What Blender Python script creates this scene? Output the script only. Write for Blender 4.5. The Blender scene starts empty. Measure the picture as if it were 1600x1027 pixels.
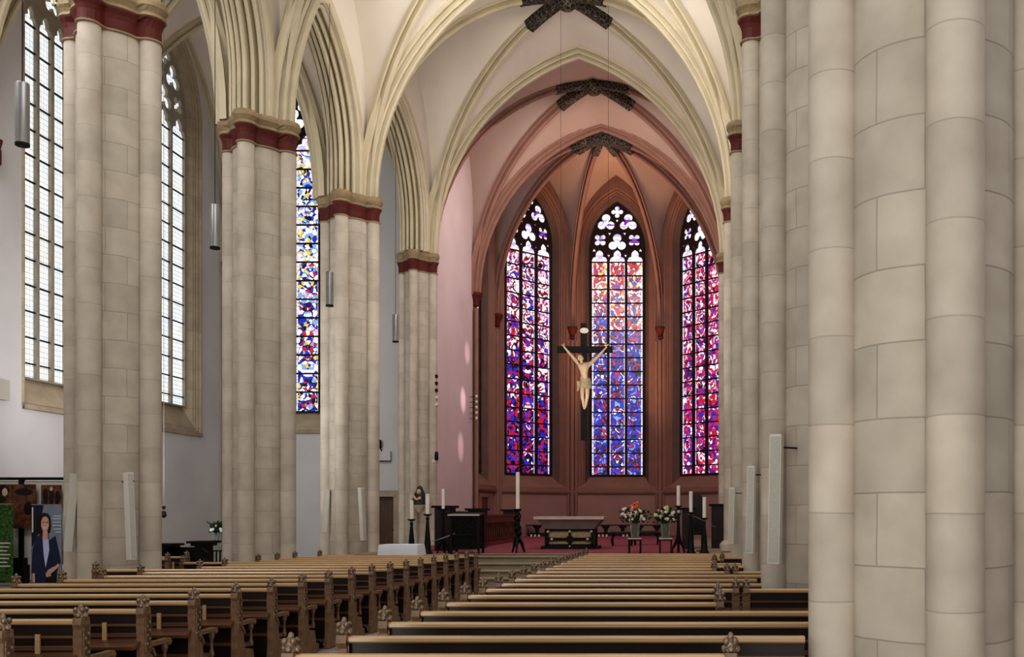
import bpy, bmesh, math, random
from mathutils import Vector, Matrix
from mathutils.geometry import tessellate_polygon
random.seed(7)
PI = math.pi
sc = bpy.context.scene
C = sc.collection
F = 1500.0; VX, VY = 1085.0, 800.0; EYE = 2.1; FLOOR = 0.25; CH = 0.92

def at(px, py, Y):
    return Vector(((px - VX) / F * Y, Y, EYE + (VY - py) / F * Y))

# ------------------------------------------------------------------ materials
def newmat(name):
    m = bpy.data.materials.new(name); m.use_nodes = True
    nt = m.node_tree; b = nt.nodes['Principled BSDF']
    return m, nt, b
def N(nt, t, **k):
    n = nt.nodes.new(t)
    for a, v in k.items(): setattr(n, a, v)
    return n
def ramp(nt, stops, interp='LINEAR'):
    r = N(nt, 'ShaderNodeValToRGB'); cr = r.color_ramp; cr.interpolation = interp
    while len(cr.elements) > 1: cr.elements.remove(cr.elements[-1])
    cr.elements[0].position = stops[0][0]; cr.elements[0].color = (*stops[0][1], 1)
    for p, c in stops[1:]:
        e = cr.elements.new(p); e.color = (*c, 1)
    return r
def lin(r, g, b):
    f = lambda c: (c/255/12.92) if c/255 <= .04045 else ((c/255+.055)/1.055)**2.4
    return (f(r), f(g), f(b))
def noisy(name, col, rough=.8, var=.12, scale=3, bump=.0, spec=.3, metal=0, detail=4, stretch=None):
    m, nt, b = newmat(name)
    tc = N(nt, 'ShaderNodeTexCoord'); no = N(nt, 'ShaderNodeTexNoise')
    no.inputs['Scale'].default_value = scale; no.inputs['Detail'].default_value = detail
    src = tc.outputs['Object']
    if stretch:
        mp = N(nt, 'ShaderNodeMapping'); mp.inputs['Scale'].default_value = stretch
        nt.links.new(src, mp.inputs['Vector']); src = mp.outputs['Vector']
    nt.links.new(src, no.inputs['Vector'])
    lo = tuple(max(0, c*(1-var*1.5)) for c in col); hi = tuple(min(1, c*(1+var)) for c in col)
    r = ramp(nt, [(.3, lo), (.7, hi)])
    nt.links.new(no.outputs['Fac'], r.inputs['Fac']); nt.links.new(r.outputs['Color'], b.inputs['Base Color'])
    b.inputs['Roughness'].default_value = rough; b.inputs['Specular IOR Level'].default_value = spec
    b.inputs['Metallic'].default_value = metal
    if bump:
        bp = N(nt, 'ShaderNodeBump'); bp.inputs['Strength'].default_value = bump; bp.inputs['Distance'].default_value = .02
        nt.links.new(no.outputs['Fac'], bp.inputs['Height']); nt.links.new(bp.outputs['Normal'], b.inputs['Normal'])
    return m
def emis(name, col, s):
    m, nt, b = newmat(name)
    b.inputs['Base Color'].default_value = (*col, 1); b.inputs['Emission Color'].default_value = (*col, 1)
    b.inputs['Emission Strength'].default_value = s
    return m
def masonry(name, col, mode='cyl', bw=.75, rh=.5, mortar=.006, var=.1, rough=.75, mcol=.68):
    m, nt, b = newmat(name); L = nt.links.new
    tc = N(nt, 'ShaderNodeTexCoord'); sp = N(nt, 'ShaderNodeSeparateXYZ'); L(tc.outputs['Object'], sp.inputs[0])
    cb = N(nt, 'ShaderNodeCombineXYZ')
    if mode == 'cyl':
        a = N(nt, 'ShaderNodeMath', operation='ARCTAN2'); L(sp.outputs['Y'], a.inputs[0]); L(sp.outputs['X'], a.inputs[1])
        mu = N(nt, 'ShaderNodeMath', operation='MULTIPLY'); mu.inputs[1].default_value = .62; L(a.outputs[0], mu.inputs[0])
        L(mu.outputs[0], cb.inputs['X'])
    elif mode == 'ring':
        cb.inputs['X'].default_value = .2
    else:
        ad = N(nt, 'ShaderNodeMath', operation='ADD'); L(sp.outputs['X'], ad.inputs[0]); L(sp.outputs['Y'], ad.inputs[1])
        L(ad.outputs[0], cb.inputs['X'])
    L(sp.outputs['Z'], cb.inputs['Y'])
    nz = N(nt, 'ShaderNodeTexNoise'); nz.inputs['Scale'].default_value = 1.3; L(tc.outputs['Object'], nz.inputs['Vector'])
    wob = N(nt, 'ShaderNodeVectorMath', operation='MULTIPLY_ADD'); wob.inputs[1].default_value = (.04, .03, 0)
    L(nz.outputs['Color'], wob.inputs[0]); L(cb.outputs[0], wob.inputs[2])
    br = N(nt, 'ShaderNodeTexBrick'); L(wob.outputs[0], br.inputs['Vector'])
    br.inputs['Scale'].default_value = 1; br.inputs['Brick Width'].default_value = bw; br.inputs['Row Height'].default_value = rh
    br.inputs['Mortar Size'].default_value = mortar; br.inputs['Mortar Smooth'].default_value = .3; br.inputs['Bias'].default_value = 0
    br.inputs['Color1'].default_value = (*[c*(1+var*.5) for c in col], 1)
    br.inputs['Color2'].default_value = (*[c*(1-var) for c in col], 1)
    br.inputs['Mortar'].default_value = (*[c*mcol for c in col], 1)
    n2 = N(nt, 'ShaderNodeTexNoise'); n2.inputs['Scale'].default_value = 2.5; n2.inputs['Detail'].default_value = 6
    L(tc.outputs['Object'], n2.inputs['Vector'])
    r2 = ramp(nt, [(.3, (.84, .82, .80)), (.7, (1.06, 1.06, 1.06))]); L(n2.outputs['Fac'], r2.inputs['Fac'])
    mx = N(nt, 'ShaderNodeMix', data_type='RGBA', blend_type='MULTIPLY'); mx.inputs['Factor'].default_value = 1
    L(br.outputs['Color'], mx.inputs['A']); L(r2.outputs['Color'], mx.inputs['B']); L(mx.outputs['Result'], b.inputs['Base Color'])
    bp = N(nt, 'ShaderNodeBump'); bp.inputs['Strength'].default_value = .5; bp.inputs['Distance'].default_value = .012; bp.invert = True
    L(br.outputs['Fac'], bp.inputs['Height']); L(bp.outputs['Normal'], b.inputs['Normal'])
    b.inputs['Roughness'].default_value = rough; b.inputs['Specular IOR Level'].default_value = .25
    return m
def stained(name, top, bottom, z0, z1, pitch, strength=1.0, cell=5.2, dark=.1):
    """leaded picture glass: small irregular coloured pieces, pale border strips beside each mullion"""
    m, nt, b = newmat(name); L = nt.links.new
    uv = N(nt, 'ShaderNodeUVMap'); sp = N(nt, 'ShaderNodeSeparateXYZ'); L(uv.outputs[0], sp.inputs[0])
    dv = N(nt, 'ShaderNodeMath', operation='DIVIDE'); dv.inputs[1].default_value = pitch; L(sp.outputs['X'], dv.inputs[0])
    f1 = N(nt, 'ShaderNodeMath', operation='ADD'); f1.inputs[1].default_value = 100.5; L(dv.outputs[0], f1.inputs[0])
    f2 = N(nt, 'ShaderNodeMath', operation='FRACT'); L(f1.outputs[0], f2.inputs[0])
    f3 = N(nt, 'ShaderNodeMath', operation='SUBTRACT'); f3.inputs[1].default_value = .5; L(f2.outputs[0], f3.inputs[0])
    f4 = N(nt, 'ShaderNodeMath', operation='ABSOLUTE'); L(f3.outputs[0], f4.inputs[0])
    fl_ = N(nt, 'ShaderNodeMath', operation='FLOOR'); L(f1.outputs[0], fl_.inputs[0])
    fm = N(nt, 'ShaderNodeMath', operation='MULTIPLY_ADD'); fm.inputs[1].default_value = 7.31; L(fl_.outputs[0], fm.inputs[0]); L(f4.outputs[0], fm.inputs[2])
    sy = N(nt, 'ShaderNodeCombineXYZ'); L(fm.outputs[0], sy.inputs['X']); L(sp.outputs['Y'], sy.inputs['Y'])
    vo = N(nt, 'ShaderNodeTexVoronoi'); vo.inputs['Scale'].default_value = cell; L(sy.outputs[0], vo.inputs['Vector'])
    sepc = N(nt, 'ShaderNodeSeparateColor'); L(vo.outputs['Color'], sepc.inputs[0])
    big = N(nt, 'ShaderNodeTexNoise'); big.inputs['Scale'].default_value = 1.5; big.inputs['Detail'].default_value = 1
    L(uv.outputs[0], big.inputs['Vector'])
    a1 = N(nt, 'ShaderNodeMath', operation='MULTIPLY_ADD'); a1.inputs[1].default_value = .62; L(sepc.outputs['Red'], a1.inputs[0])
    a0 = N(nt, 'ShaderNodeMath', operation='MULTIPLY_ADD'); a0.inputs[1].default_value = 1.3; a0.inputs[2].default_value = -.45
    L(big.outputs['Fac'], a0.inputs[0]); L(a0.outputs[0], a1.inputs[2])
    fr = N(nt, 'ShaderNodeMath', operation='PINGPONG'); fr.inputs[1].default_value = 1; L(a1.outputs[0], fr.inputs[0])
    rt = ramp(nt, top, 'CONSTANT'); rb = ramp(nt, bottom, 'CONSTANT')
    L(fr.outputs[0], rt.inputs['Fac']); L(fr.outputs[0], rb.inputs['Fac'])
    mr = N(nt, 'ShaderNodeMapRange'); mr.inputs['From Min'].default_value = z0; mr.inputs['From Max'].default_value = z1
    L(sp.outputs['Y'], mr.inputs['Value'])
    pick = N(nt, 'ShaderNodeMath', operation='GREATER_THAN'); L(mr.outputs[0], pick.inputs[0]); L(sepc.outputs['Green'], pick.inputs[1])
    mx = N(nt, 'ShaderNodeMix', data_type='RGBA'); L(pick.outputs[0], mx.inputs['Factor']); L(rb.outputs[0], mx.inputs['A']); L(rt.outputs[0], mx.inputs['B'])
    f5 = N(nt, 'ShaderNodeMath', operation='GREATER_THAN'); f5.inputs[1].default_value = .40; L(f4.outputs[0], f5.inputs[0])
    mw = N(nt, 'ShaderNodeMix', data_type='RGBA'); L(f5.outputs[0], mw.inputs['Factor']); L(mx.outputs['Result'], mw.inputs['A'])
    mw.inputs['B'].default_value = (.82, .8, .9, 1)
    ve = N(nt, 'ShaderNodeTexVoronoi', feature='DISTANCE_TO_EDGE'); ve.inputs['Scale'].default_value = cell; L(sy.outputs[0], ve.inputs['Vector'])
    ed = N(nt, 'ShaderNodeMapRange'); ed.inputs['From Max'].default_value = .05; ed.inputs['To Min'].default_value = dark
    L(ve.outputs['Distance'], ed.inputs['Value'])
    ml = N(nt, 'ShaderNodeMix', data_type='RGBA', blend_type='MULTIPLY'); ml.inputs['Factor'].default_value = 1
    L(mw.outputs['Result'], ml.inputs['A']); L(ed.outputs[0], ml.inputs['B'])
    L(ml.outputs['Result'], b.inputs['Emission Color']); b.inputs['Emission Strength'].default_value = strength
    b.inputs['Base Color'].default_value = (.02, .02, .03, 1); b.inputs['Roughness'].default_value = .25
    return m
def leaded(name, col, strength, gw=.115, gh=.15):
    m, nt, b = newmat(name); L = nt.links.new
    uv = N(nt, 'ShaderNodeUVMap')
    br = N(nt, 'ShaderNodeTexBrick'); br.offset = 0; L(uv.outputs[0], br.inputs['Vector'])
    for k, v in (('Scale', 1), ('Brick Width', gw), ('Row Height', gh), ('Mortar Size', .009), ('Mortar Smooth', .2), ('Bias', 0)): br.inputs[k].default_value = v
    br.inputs['Color1'].default_value = (*col, 1); br.inputs['Color2'].default_value = (*[c*.82 for c in col], 1)
    br.inputs['Mortar'].default_value = (.36, .39, .38, 1)
    no = N(nt, 'ShaderNodeTexNoise'); no.inputs['Scale'].default_value = .9; L(uv.outputs[0], no.inputs['Vector'])
    r = ramp(nt, [(.25, (1, .97, .88)), (.5, (1, 1, 1)), (.72, (.88, .94, 1))]); L(no.outputs['Fac'], r.inputs['Fac'])
    mx = N(nt, 'ShaderNodeMix', data_type='RGBA', blend_type='MULTIPLY'); mx.inputs['Factor'].default_value = 1
    L(br.outputs['Color'], mx.inputs['A']); L(r.outputs['Color'], mx.inputs['B'])
    L(mx.outputs['Result'], b.inputs['Emission Color']); b.inputs['Emission Strength'].default_value = strength
    b.inputs['Base Color'].default_value = (.1, .1, .1, 1)
    return m

M = {}
M['core'] = masonry('pier ashlar', lin(188, 178, 163))
M['shaft'] = masonry('pier shaft stone', lin(192, 181, 166), 'ring', bw=50, rh=.62, mortar=.005, mcol=.78)
M['rib'] = noisy('rib sandstone', lin(200, 187, 160), .8, .06, 1.6, spec=.2)
M['vault'] = noisy('cream plaster vault', lin(222, 212, 198), .9, .05, .5, spec=.1)
M['vaultpinklit'] = noisy('plaster vault tinted by rosy light', lin(186, 164, 152), .9, .05, .5, spec=.1)  # pink of the chancel light partly put into the plaster colour
M['wall'] = noisy('white plaster wall', lin(208, 205, 204), .9, .04, .6, spec=.1)
M['wallpinklit'] = noisy('plaster tinted by pink light', lin(222, 204, 202), .9, .05, .5, spec=.1)  # wall colour also carries some of the pink light
M['apse'] = noisy('apse plaster tinted by red light', lin(166, 132, 122), .9, .07, .7, spec=.1)  # brownish pink from red light mixed into the base colour
M['apserib'] = noisy('apse stone tinted by red light', lin(150, 114, 100), .8, .06, 1.6, spec=.2)  # same red light tint painted into the stone
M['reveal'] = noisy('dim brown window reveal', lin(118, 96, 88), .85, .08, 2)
M['frame'] = masonry('window frame sandstone', lin(178, 164, 142), 'ring', bw=50, rh=.7, var=.08)
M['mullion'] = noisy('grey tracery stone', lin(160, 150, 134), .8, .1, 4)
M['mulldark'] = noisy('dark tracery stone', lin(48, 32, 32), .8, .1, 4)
M['bar'] = noisy('black iron bar', lin(22, 22, 24), .6, .1, 5)
M['red'] = noisy('red painted capital', lin(92, 36, 30), .6, .12, 5)
M['gold'] = noisy('gilded cream moulding', lin(150, 130, 100), .55, .12, 6)
M['flag'] = masonry('grey floor flags', lin(150, 140, 130), 'flat', bw=.9, rh=.6, var=.1)
M['step'] = noisy('grey brown step stone', lin(150, 136, 116), .7, .1, 2)
M['carpet'] = noisy('rose red carpet', lin(148, 84, 94), .95, .1, 6, spec=.05)
M['darkwood'] = noisy('dark oak', lin(38, 24, 18), .4, .25, 3, stretch=(.6, 6, 6), spec=.4)
M['rail'] = noisy('golden oak with sheen in colour', lin(196, 160, 118), .22, .15, 2, stretch=(.4, 6, 6), spec=.7)  # paler than the other oak: sheen and highlights put into the colour
M['ledge'] = noisy('brown oak ledge', lin(104, 72, 52), .3, .2, 3, stretch=(.5, 6, 6), spec=.6)
M['endwood'] = noisy('carved light oak', lin(124, 94, 68), .42, .25, 9, bump=.6, spec=.5)
M['carve'] = noisy('polished carved finial', lin(116, 92, 68), .22, .4, 26, bump=.8, spec=.9)
M['black'] = noisy('black wrought iron', lin(16, 15, 15), .55, .2, 8, spec=.25)
M['blackwood'] = noisy('blackened oak stall', lin(40, 30, 28), .45, .25, 4, spec=.4)
M['redwood'] = noisy('reddish oak balustrade', lin(108, 56, 46), .45, .2, 4, spec=.4)
M['wax'] = noisy('white wax', lin(236, 228, 214), .5, .03, 4)
M['cloth'] = noisy('white cloth', lin(226, 226, 232), .8, .03, 3)
M['altarstone'] = noisy('pale altar stone', lin(206, 196, 180), .6, .06, 3)
M['altargrey'] = noisy('grey altar stone', lin(132, 118, 110), .6, .08, 3)
M['altargold'] = noisy('ochre altar panel', lin(172, 152, 112), .5, .15, 12)
M['steel'] = noisy('brushed grey metal', lin(150, 150, 148), .35, .06, 3, metal=.6)
M['white'] = noisy('matt white casing', lin(206, 200, 188), .5, .03, 3)
M['grill'] = noisy('grey speaker grille', lin(182, 178, 166), .6, .05, 40)
M['skin'] = noisy('painted pale wood flesh', lin(196, 168, 138), .5, .1, 6)
M['robe'] = noisy('gilded grey loin cloth', lin(168, 146, 118), .5, .25, 20)
M['hairdark'] = noisy('dark hair', lin(36, 26, 24), .6, .2, 20)
M['leaf'] = noisy('dark green leaves', lin(40, 62, 38), .6, .3, 10)
M['glass'] = noisy('pale vase glass', lin(200, 206, 190), .08, .1, 6, spec=.8); M['glass'].node_tree.nodes['Principled BSDF'].inputs['Transmission Weight'].default_value = .75
M['postergreen'] = noisy('green foliage print', lin(62, 92, 42), .5, .7, 14)
M['posternavy'] = noisy('dark navy print', lin(32, 34, 52), .4, .1, 4)
M['postergrey'] = noisy('blue grey print', lin(132, 138, 150), .4, .1, 3)
M['jacket'] = noisy('navy print', lin(38, 44, 74), .5, .15, 6)
M['face'] = noisy('print skin tone', lin(208, 160, 142), .5, .05, 6)
M['shirt'] = noisy('pale blue print', lin(190, 200, 226), .5, .05, 6)
M['paint1'] = noisy('old brown painting', lin(104, 66, 48), .4, .5, 7)
M['darkdoor'] = noisy('brown door wood', lin(92, 68, 54), .5, .15, 4, stretch=(6, 6, .6))
def painted_black():
    m, nt, b = newmat('black paint with thin gilt ornament'); L = nt.links.new
    tc = N(nt, 'ShaderNodeTexCoord'); v = N(nt, 'ShaderNodeTexVoronoi', feature='DISTANCE_TO_EDGE'); v.inputs['Scale'].default_value = 7
    L(tc.outputs['Object'], v.inputs['Vector']); rr = ramp(nt, [(0, lin(128, 112, 92)), (.035, lin(120, 104, 84)), (.06, lin(30, 25, 24)), (1, lin(22, 18, 18))])
    L(v.outputs['Distance'], rr.inputs['Fac']); L(rr.outputs['Color'], b.inputs['Base Color']); b.inputs['Roughness'].default_value = .6
    return m
M['bossblack'] = painted_black()
def fl(name, c): return noisy(name, lin(*c), .7, .1, 20)
FLOW = [fl('white petals', (236, 236, 232)), fl('cream petals', (232, 222, 160)), fl('orange petals', (226, 110, 60)),
        fl('pink petals', (222, 150, 150)), fl('yellow petals', (220, 210, 90)), fl('pale blue petals', (190, 204, 220))]
W = (1.0, .97, 1.0); BL = lin(38, 50, 190); DB = lin(28, 20, 90); RD = lin(205, 28, 46); PU = lin(128, 50, 160); YE = lin(245, 205, 70)
MG = lin(205, 50, 120); PK = lin(240, 180, 215); LB = lin(130, 175, 235); OR = lin(235, 110, 40); LV = lin(190, 175, 240); TQ = lin(60, 165, 170)
BK = (.004, .003, .012); DR = lin(130, 8, 24)
M['g_center'] = stained('stained glass red gold over blue', [(0, RD), (.14, YE), (.24, W), (.36, RD), (.52, DR), (.6, W), (.7, OR), (.8, BL), (.88, RD)],
    [(0, BL), (.18, DB), (.28, RD), (.35, BK), (.42, BL), (.54, LB), (.6, PU), (.68, BL), (.79, W), (.84, DR), (.91, BK)], 9.8, 14.2, .86, 1.1)
M['g_left'] = stained('stained glass white pink over purple', [(0, W), (.18, PK), (.28, MG), (.38, W), (.48, DR), (.58, W), (.68, PU), (.76, BL), (.84, RD), (.92, BK)],
    [(0, DB), (.18, RD), (.3, BK), (.4, BL), (.52, PU), (.6, RD), (.7, DB), (.8, W), (.86, MG), (.93, BK)], 6.5, 12.0, .86, 1.05)
M['g_right'] = stained('stained glass magenta and white', [(0, W), (.16, MG), (.3, PU), (.4, W), (.5, RD), (.62, PK), (.7, DR), (.8, BL), (.9, BK)],
    [(0, MG), (.18, PU), (.3, W), (.38, RD), (.5, BL), (.6, DR), (.7, MG), (.82, W), (.88, DB), (.94, BK)], 5.0, 13.0, .86, 1.05)
M['g_aisle'] = stained('stained glass white yellow blue bands', [(0, W), (.25, YE), (.36, BL), (.46, W), (.6, LB), (.7, BK), (.76, W), (.9, PK)],
    [(0, BL), (.2, YE), (.3, DB), (.42, W), (.54, BL), (.66, BK), (.74, RD), (.84, LB)], 5.5, 12.0, .96, 1.1, cell=6)
M['g_head'] = stained('tracery glass white and lilac', [(0, W), (.5, W), (.62, LV), (.72, W), (.86, PK)], [(0, W), (.5, W), (.62, LV), (.72, W), (.86, PU)], 0, 30, 50, 1.25, cell=6, dark=.5)
M['g_clear'] = leaded('clear leaded glass', (.95, .98, 1.0), 1.08)

# ------------------------------------------------------------------ mesh helpers
def link(name, me, mat, parent=None, smooth=False):
    o = bpy.data.objects.new(name, me); C.objects.link(o)
    if mat is not None:
        for mm in (mat if isinstance(mat, (list, tuple)) else [mat]): me.materials.append(mm)
    if smooth:
        for p in me.polygons: p.use_smooth = True
        try: me.set_sharp_from_angle(angle=math.radians(smooth if smooth is not True else 40))
        except Exception: pass
    if parent is not None:
        o.parent = parent
        off = Vector((0, 0, 0)); q = parent
        while q is not None: off += q.location; q = q.parent
        if not parent.get('local'): me.transform(Matrix.Translation(-off))
    elif len(me.vertices):
        xs = [v.co for v in me.vertices]
        c = Vector(((min(v.x for v in xs)+max(v.x for v in xs))/2, (min(v.y for v in xs)+max(v.y for v in xs))/2, min(v.z for v in xs)))
        me.transform(Matrix.Translation(-c)); o.location = c
    return o
class MB:
    def __init__(s): s.v = []; s.f = []; s.mi = []; s.uv = None
    def add(s, vs, fs, mi=0):
        b = len(s.v); s.v += [tuple(v) for v in vs]; s.f += [tuple(b+i for i in f) for f in fs]; s.mi += [mi]*len(fs); return s
    def box(s, x0, x1, y0, y1, z0, z1, mi=0):
        v = [(x, y, z) for z in (z0, z1) for y in (y0, y1) for x in (x0, x1)]
        return s.add(v, [(0, 2, 3, 1), (4, 5, 7, 6), (0, 1, 5, 4), (2, 6, 7, 3), (0, 4, 6, 2), (1, 3, 7, 5)], mi)
    def cham(s, x0, x1, y0, y1, z0, z1, c=.01, mi=0):
        """box with its long-x edges rounded off"""
        pr = [(y0+c, z0), (y1-c, z0), (y1, z0+c), (y1, z1-c), (y1-c, z1), (y0+c, z1), (y0, z1-c), (y0, z0+c)]
        return s.prism([(p[0], p[1]) for p in pr], 'x', x0, x1, mi)
    def prism(s, pts, axis, a0, a1, mi=0):
        n = len(pts); mk = {'x': lambda p, a: (a, p[0], p[1]), 'y': lambda p, a: (p[0], a, p[1]), 'z': lambda p, a: (p[0], p[1], a)}[axis]
        v = [mk(p, a0) for p in pts] + [mk(p, a1) for p in pts]
        tri = tessellate_polygon([[Vector((p[0], p[1], 0)) for p in pts]])
        f = [tuple(t) for t in tri] + [tuple(n+i for i in reversed(t)) for t in tri] + [(i, (i+1) % n, n+(i+1) % n, n+i) for i in range(n)]
        return s.add(v, f, mi)
    def lathe(s, prof, c=(0, 0, 0), n=16, mi=0, sx=1, sy=1):
        v = []; f = []
        for r, z in prof:
            for k in range(n):
                a = 2*PI*k/n; v.append((c[0]+r*math.cos(a)*sx, c[1]+r*math.sin(a)*sy, c[2]+z))
        for j in range(len(prof)-1):
            for k in range(n):
                f.append((j*n+k, j*n+(k+1) % n, (j+1)*n+(k+1) % n, (j+1)*n+k))
        f.append(tuple(range(n-1, -1, -1))); f.append(tuple((len(prof)-1)*n+k for k in range(n)))
        return s.add(v, f, mi)
    def tube(s, pts, r, n=8, mi=0):
        pts = [Vector(p) for p in pts]; rr = r if isinstance(r, (list, tuple)) else [r]*len(pts)
        v = []; f = []; up = Vector((0, 0, 1))
        for i, p in enumerate(pts):
            t = (pts[min(i+1, len(pts)-1)] - pts[max(i-1, 0)]).normalized()
            a = t.cross(up if abs(t.z) < .95 else Vector((1, 0, 0))).normalized(); b = t.cross(a)
            for k in range(n):
                q = p + (a*math.cos(2*PI*k/n) + b*math.sin(2*PI*k/n))*rr[i]; v.append(q[:])
        for j in range(len(pts)-1):
            for k in range(n): f.append((j*n+k, j*n+(k+1) % n, (j+1)*n+(k+1) % n, (j+1)*n+k))
        f.append(tuple(range(n-1, -1, -1))); f.append(tuple((len(pts)-1)*n+k for k in range(n)))
        return s.add(v, f, mi)
    def ball(s, c, r, n=8, m=6, mi=0, sz=1, jit=0):
        pr = []
        v = []; f = []
        for j in range(m+1):
            ph = PI*j/m
            for k in range(n):
                a = 2*PI*k/n; q = r*(1+random.uniform(-jit, jit))
                v.append((c[0]+q*math.sin(ph)*math.cos(a), c[1]+q*math.sin(ph)*math.sin(a), c[2]-q*sz*math.cos(ph)))
        for j in range(m):
            for k in range(n): f.append((j*n+k, j*n+(k+1) % n, (j+1)*n+(k+1) % n, (j+1)*n+k))
        return s.add(v, f, mi)
    def mesh(s, name):
        me = bpy.data.meshes.new(name); me.from_pydata(s.v, [], s.f)
        if any(s.mi): me.polygons.foreach_set('material_index', s.mi)
        bm = bmesh.new(); bm.from_mesh(me); bmesh.ops.recalc_face_normals(bm, faces=bm.faces); bm.to_mesh(me); bm.free()
        me.update(); return me
    def build(s, name, mat, parent=None, smooth=False):
        return link(name, s.mesh(name), mat, parent, smooth)
def empty(name, loc, label=None, cat=None, group=None, kind=None, rz=0):
    o = bpy.data.objects.new(name, None); C.objects.link(o); o.location = loc; o.rotation_euler = (0, 0, rz); o.empty_display_size = .2
    return tag(o, label, cat, group, kind)
def tag(o, label=None, cat=None, group=None, kind=None):
    if label: o['label'] = label
    if cat: o['category'] = cat
    if group: o['group'] = group
    if kind: o['kind'] = kind
    return o
def copy_tree(o, parent=None):
    c = o.copy(); C.objects.link(c); c.parent = parent
    for ch in list(o.children): copy_tree(ch, c)
    return c
def structure(o, label, cat): return tag(o, label, cat, None, 'structure')

# arches: half span a, rise h -> offsets at height y
def arch_R(a, h): return (a*a+h*h)/(2*a)
def arch_pts(a, h, d=0, n=14):
    """from right spring over the apex to left spring (s, z), offset outwards by d"""
    R = arch_R(a, h); c = a-R; Rd = R+d
    top = math.asin(min(1, math.sqrt(max(0, Rd*Rd-c*c))/Rd)) if c < 0 else PI/2
    if c >= 0: top = PI/2
    L = [(c+Rd*math.cos(top*k/n), Rd*math.sin(top*k/n)) for k in range(n+1)]
    L[-1] = (0.0, L[-1][1])
    return L + [(-s, z) for s, z in reversed(L[:-1])]
def opening(a, zs, h, zb, d=0, n=14):
    """window outline: sill right, up the jamb, over the arch, down to the sill left"""
    return [(a+d, zb)] + [(s, zs+z) for s, z in arch_pts(a, h, d, n)] + [(-a-d, zb)]
def curve_at(P, Q, z0, zs, z1, v):
    """corner P (spring) to apex plan point Q: stilt z0..zs then arc to z1; v in 0..1 over height"""
    y = z0 + (z1-z0)*math.sin(v*PI/2)
    D = (Q-P).length; h = z1-zs
    if y <= zs: return Vector((P.x, P.y, y))
    a = D; R = arch_R(a, h); yy = min(y-zs, h)
    x = (a-R)+math.sqrt(max(0, R*R-yy*yy)); x = max(0, min(a, x))
    if v >= .9999: x = 0
    p = Q+(P-Q)*(x/a)
    return Vector((p.x, p.y, y))
def cell(mb, P1, P2, B, z0, wall, ribh, n=16, m=4):
    """one web of a rib vault over corners P1,P2 and boss B; wall = (stilt z, apex z), ribh = boss z"""
    mid = (P1+P2)/2
    for P in (P1, P2):
        rows = []
        for i in range(n+1):
            v = i/n
            a = curve_at(P, mid, z0, wall[0], wall[1], v); b = curve_at(P, B, z0, z0, ribh, v)
            rows.append([a.lerp(b, j/m) for j in range(m+1)])
        vs = [q for r in rows for q in r]; w = m+1
        mb.add(vs, [(i*w+j, i*w+j+1, (i+1)*w+j+1, (i+1)*w+j) for i in range(n) for j in range(m)])
def rib_path(P, Q, z0, zs, z1, n=18): return [curve_at(P, Q, z0, zs, z1, i/n) for i in range(n+1)]
def sweep(mb, path, prof, flip=None):
    """sweep profile (u lateral, v inwards) along a path lying in a vertical plane"""
    path = [p for i, p in enumerate(path) if i == 0 or (p-path[i-1]).length > 1e-4]
    d = path[-1]-path[0]; d.z = 0
    if d.length < .01: d = path[len(path)//2]-path[0]; d.z = 0
    d.normalize(); lat = Vector((-d.y, d.x, 0)); n = len(path); k = len(prof); vs = []
    for i in range(n):
        t1 = (path[i]-path[max(i-1, 0)]) if i else (path[1]-path[0]); t2 = (path[min(i+1, n-1)]-path[i]) if i < n-1 else t1
        n1 = lat.cross(t1.normalized()); n2 = lat.cross(t2.normalized())
        nn = (n1+n2); nn.normalize(); sc_ = 1/max(.5, nn.dot(n1))
        for u, v in prof: vs.append(path[i]+lat*u+nn*(v*sc_))
    mb.add(vs, [(i*k+j, i*k+j+1, (i+1)*k+j+1, (i+1)*k+j) for i in range(n-1) for j in range(k-1)])
def sym(p): return [(-u, v) for u, v in p] + [(u, v) for u, v in reversed(p)]
DIAG = sym([(.15, -.12), (.15, .02), (.115, .05), (.09, .04), (.08, -.06), (.05, -.06), (.045, .10), (.075, .13), (.075, .18), (.04, .22)])
TRANS = sym([(.31, -.15), (.31, .03), (.28, .06), (.24, .06), (.225, -.06), (.185, -.06), (.175, .10), (.19, .15), (.17, .20), (.125, .20), (.11, .02), (.075, .02), (.07, .22), (.085, .28), (.05, .33)])
ARC = sym([(.52, -.25), (.52, -.03), (.48, .02), (.44, .02), (.43, -.12), (.37, -.12), (.36, .06), (.37, .11), (.32, .14), (.28, .12), (.27, -.04), (.21, -.04), (.20, .14), (.21, .19), (.16, .22), (.12, .19), (.11, .02), (.06, .02), (.055, .24), (.03, .27)])
WALLR = sym([(.16, -.1), (.16, .05), (.1, .05), (.09, -.03), (.06, -.03), (.05, .12), (.03, .17)])

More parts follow.
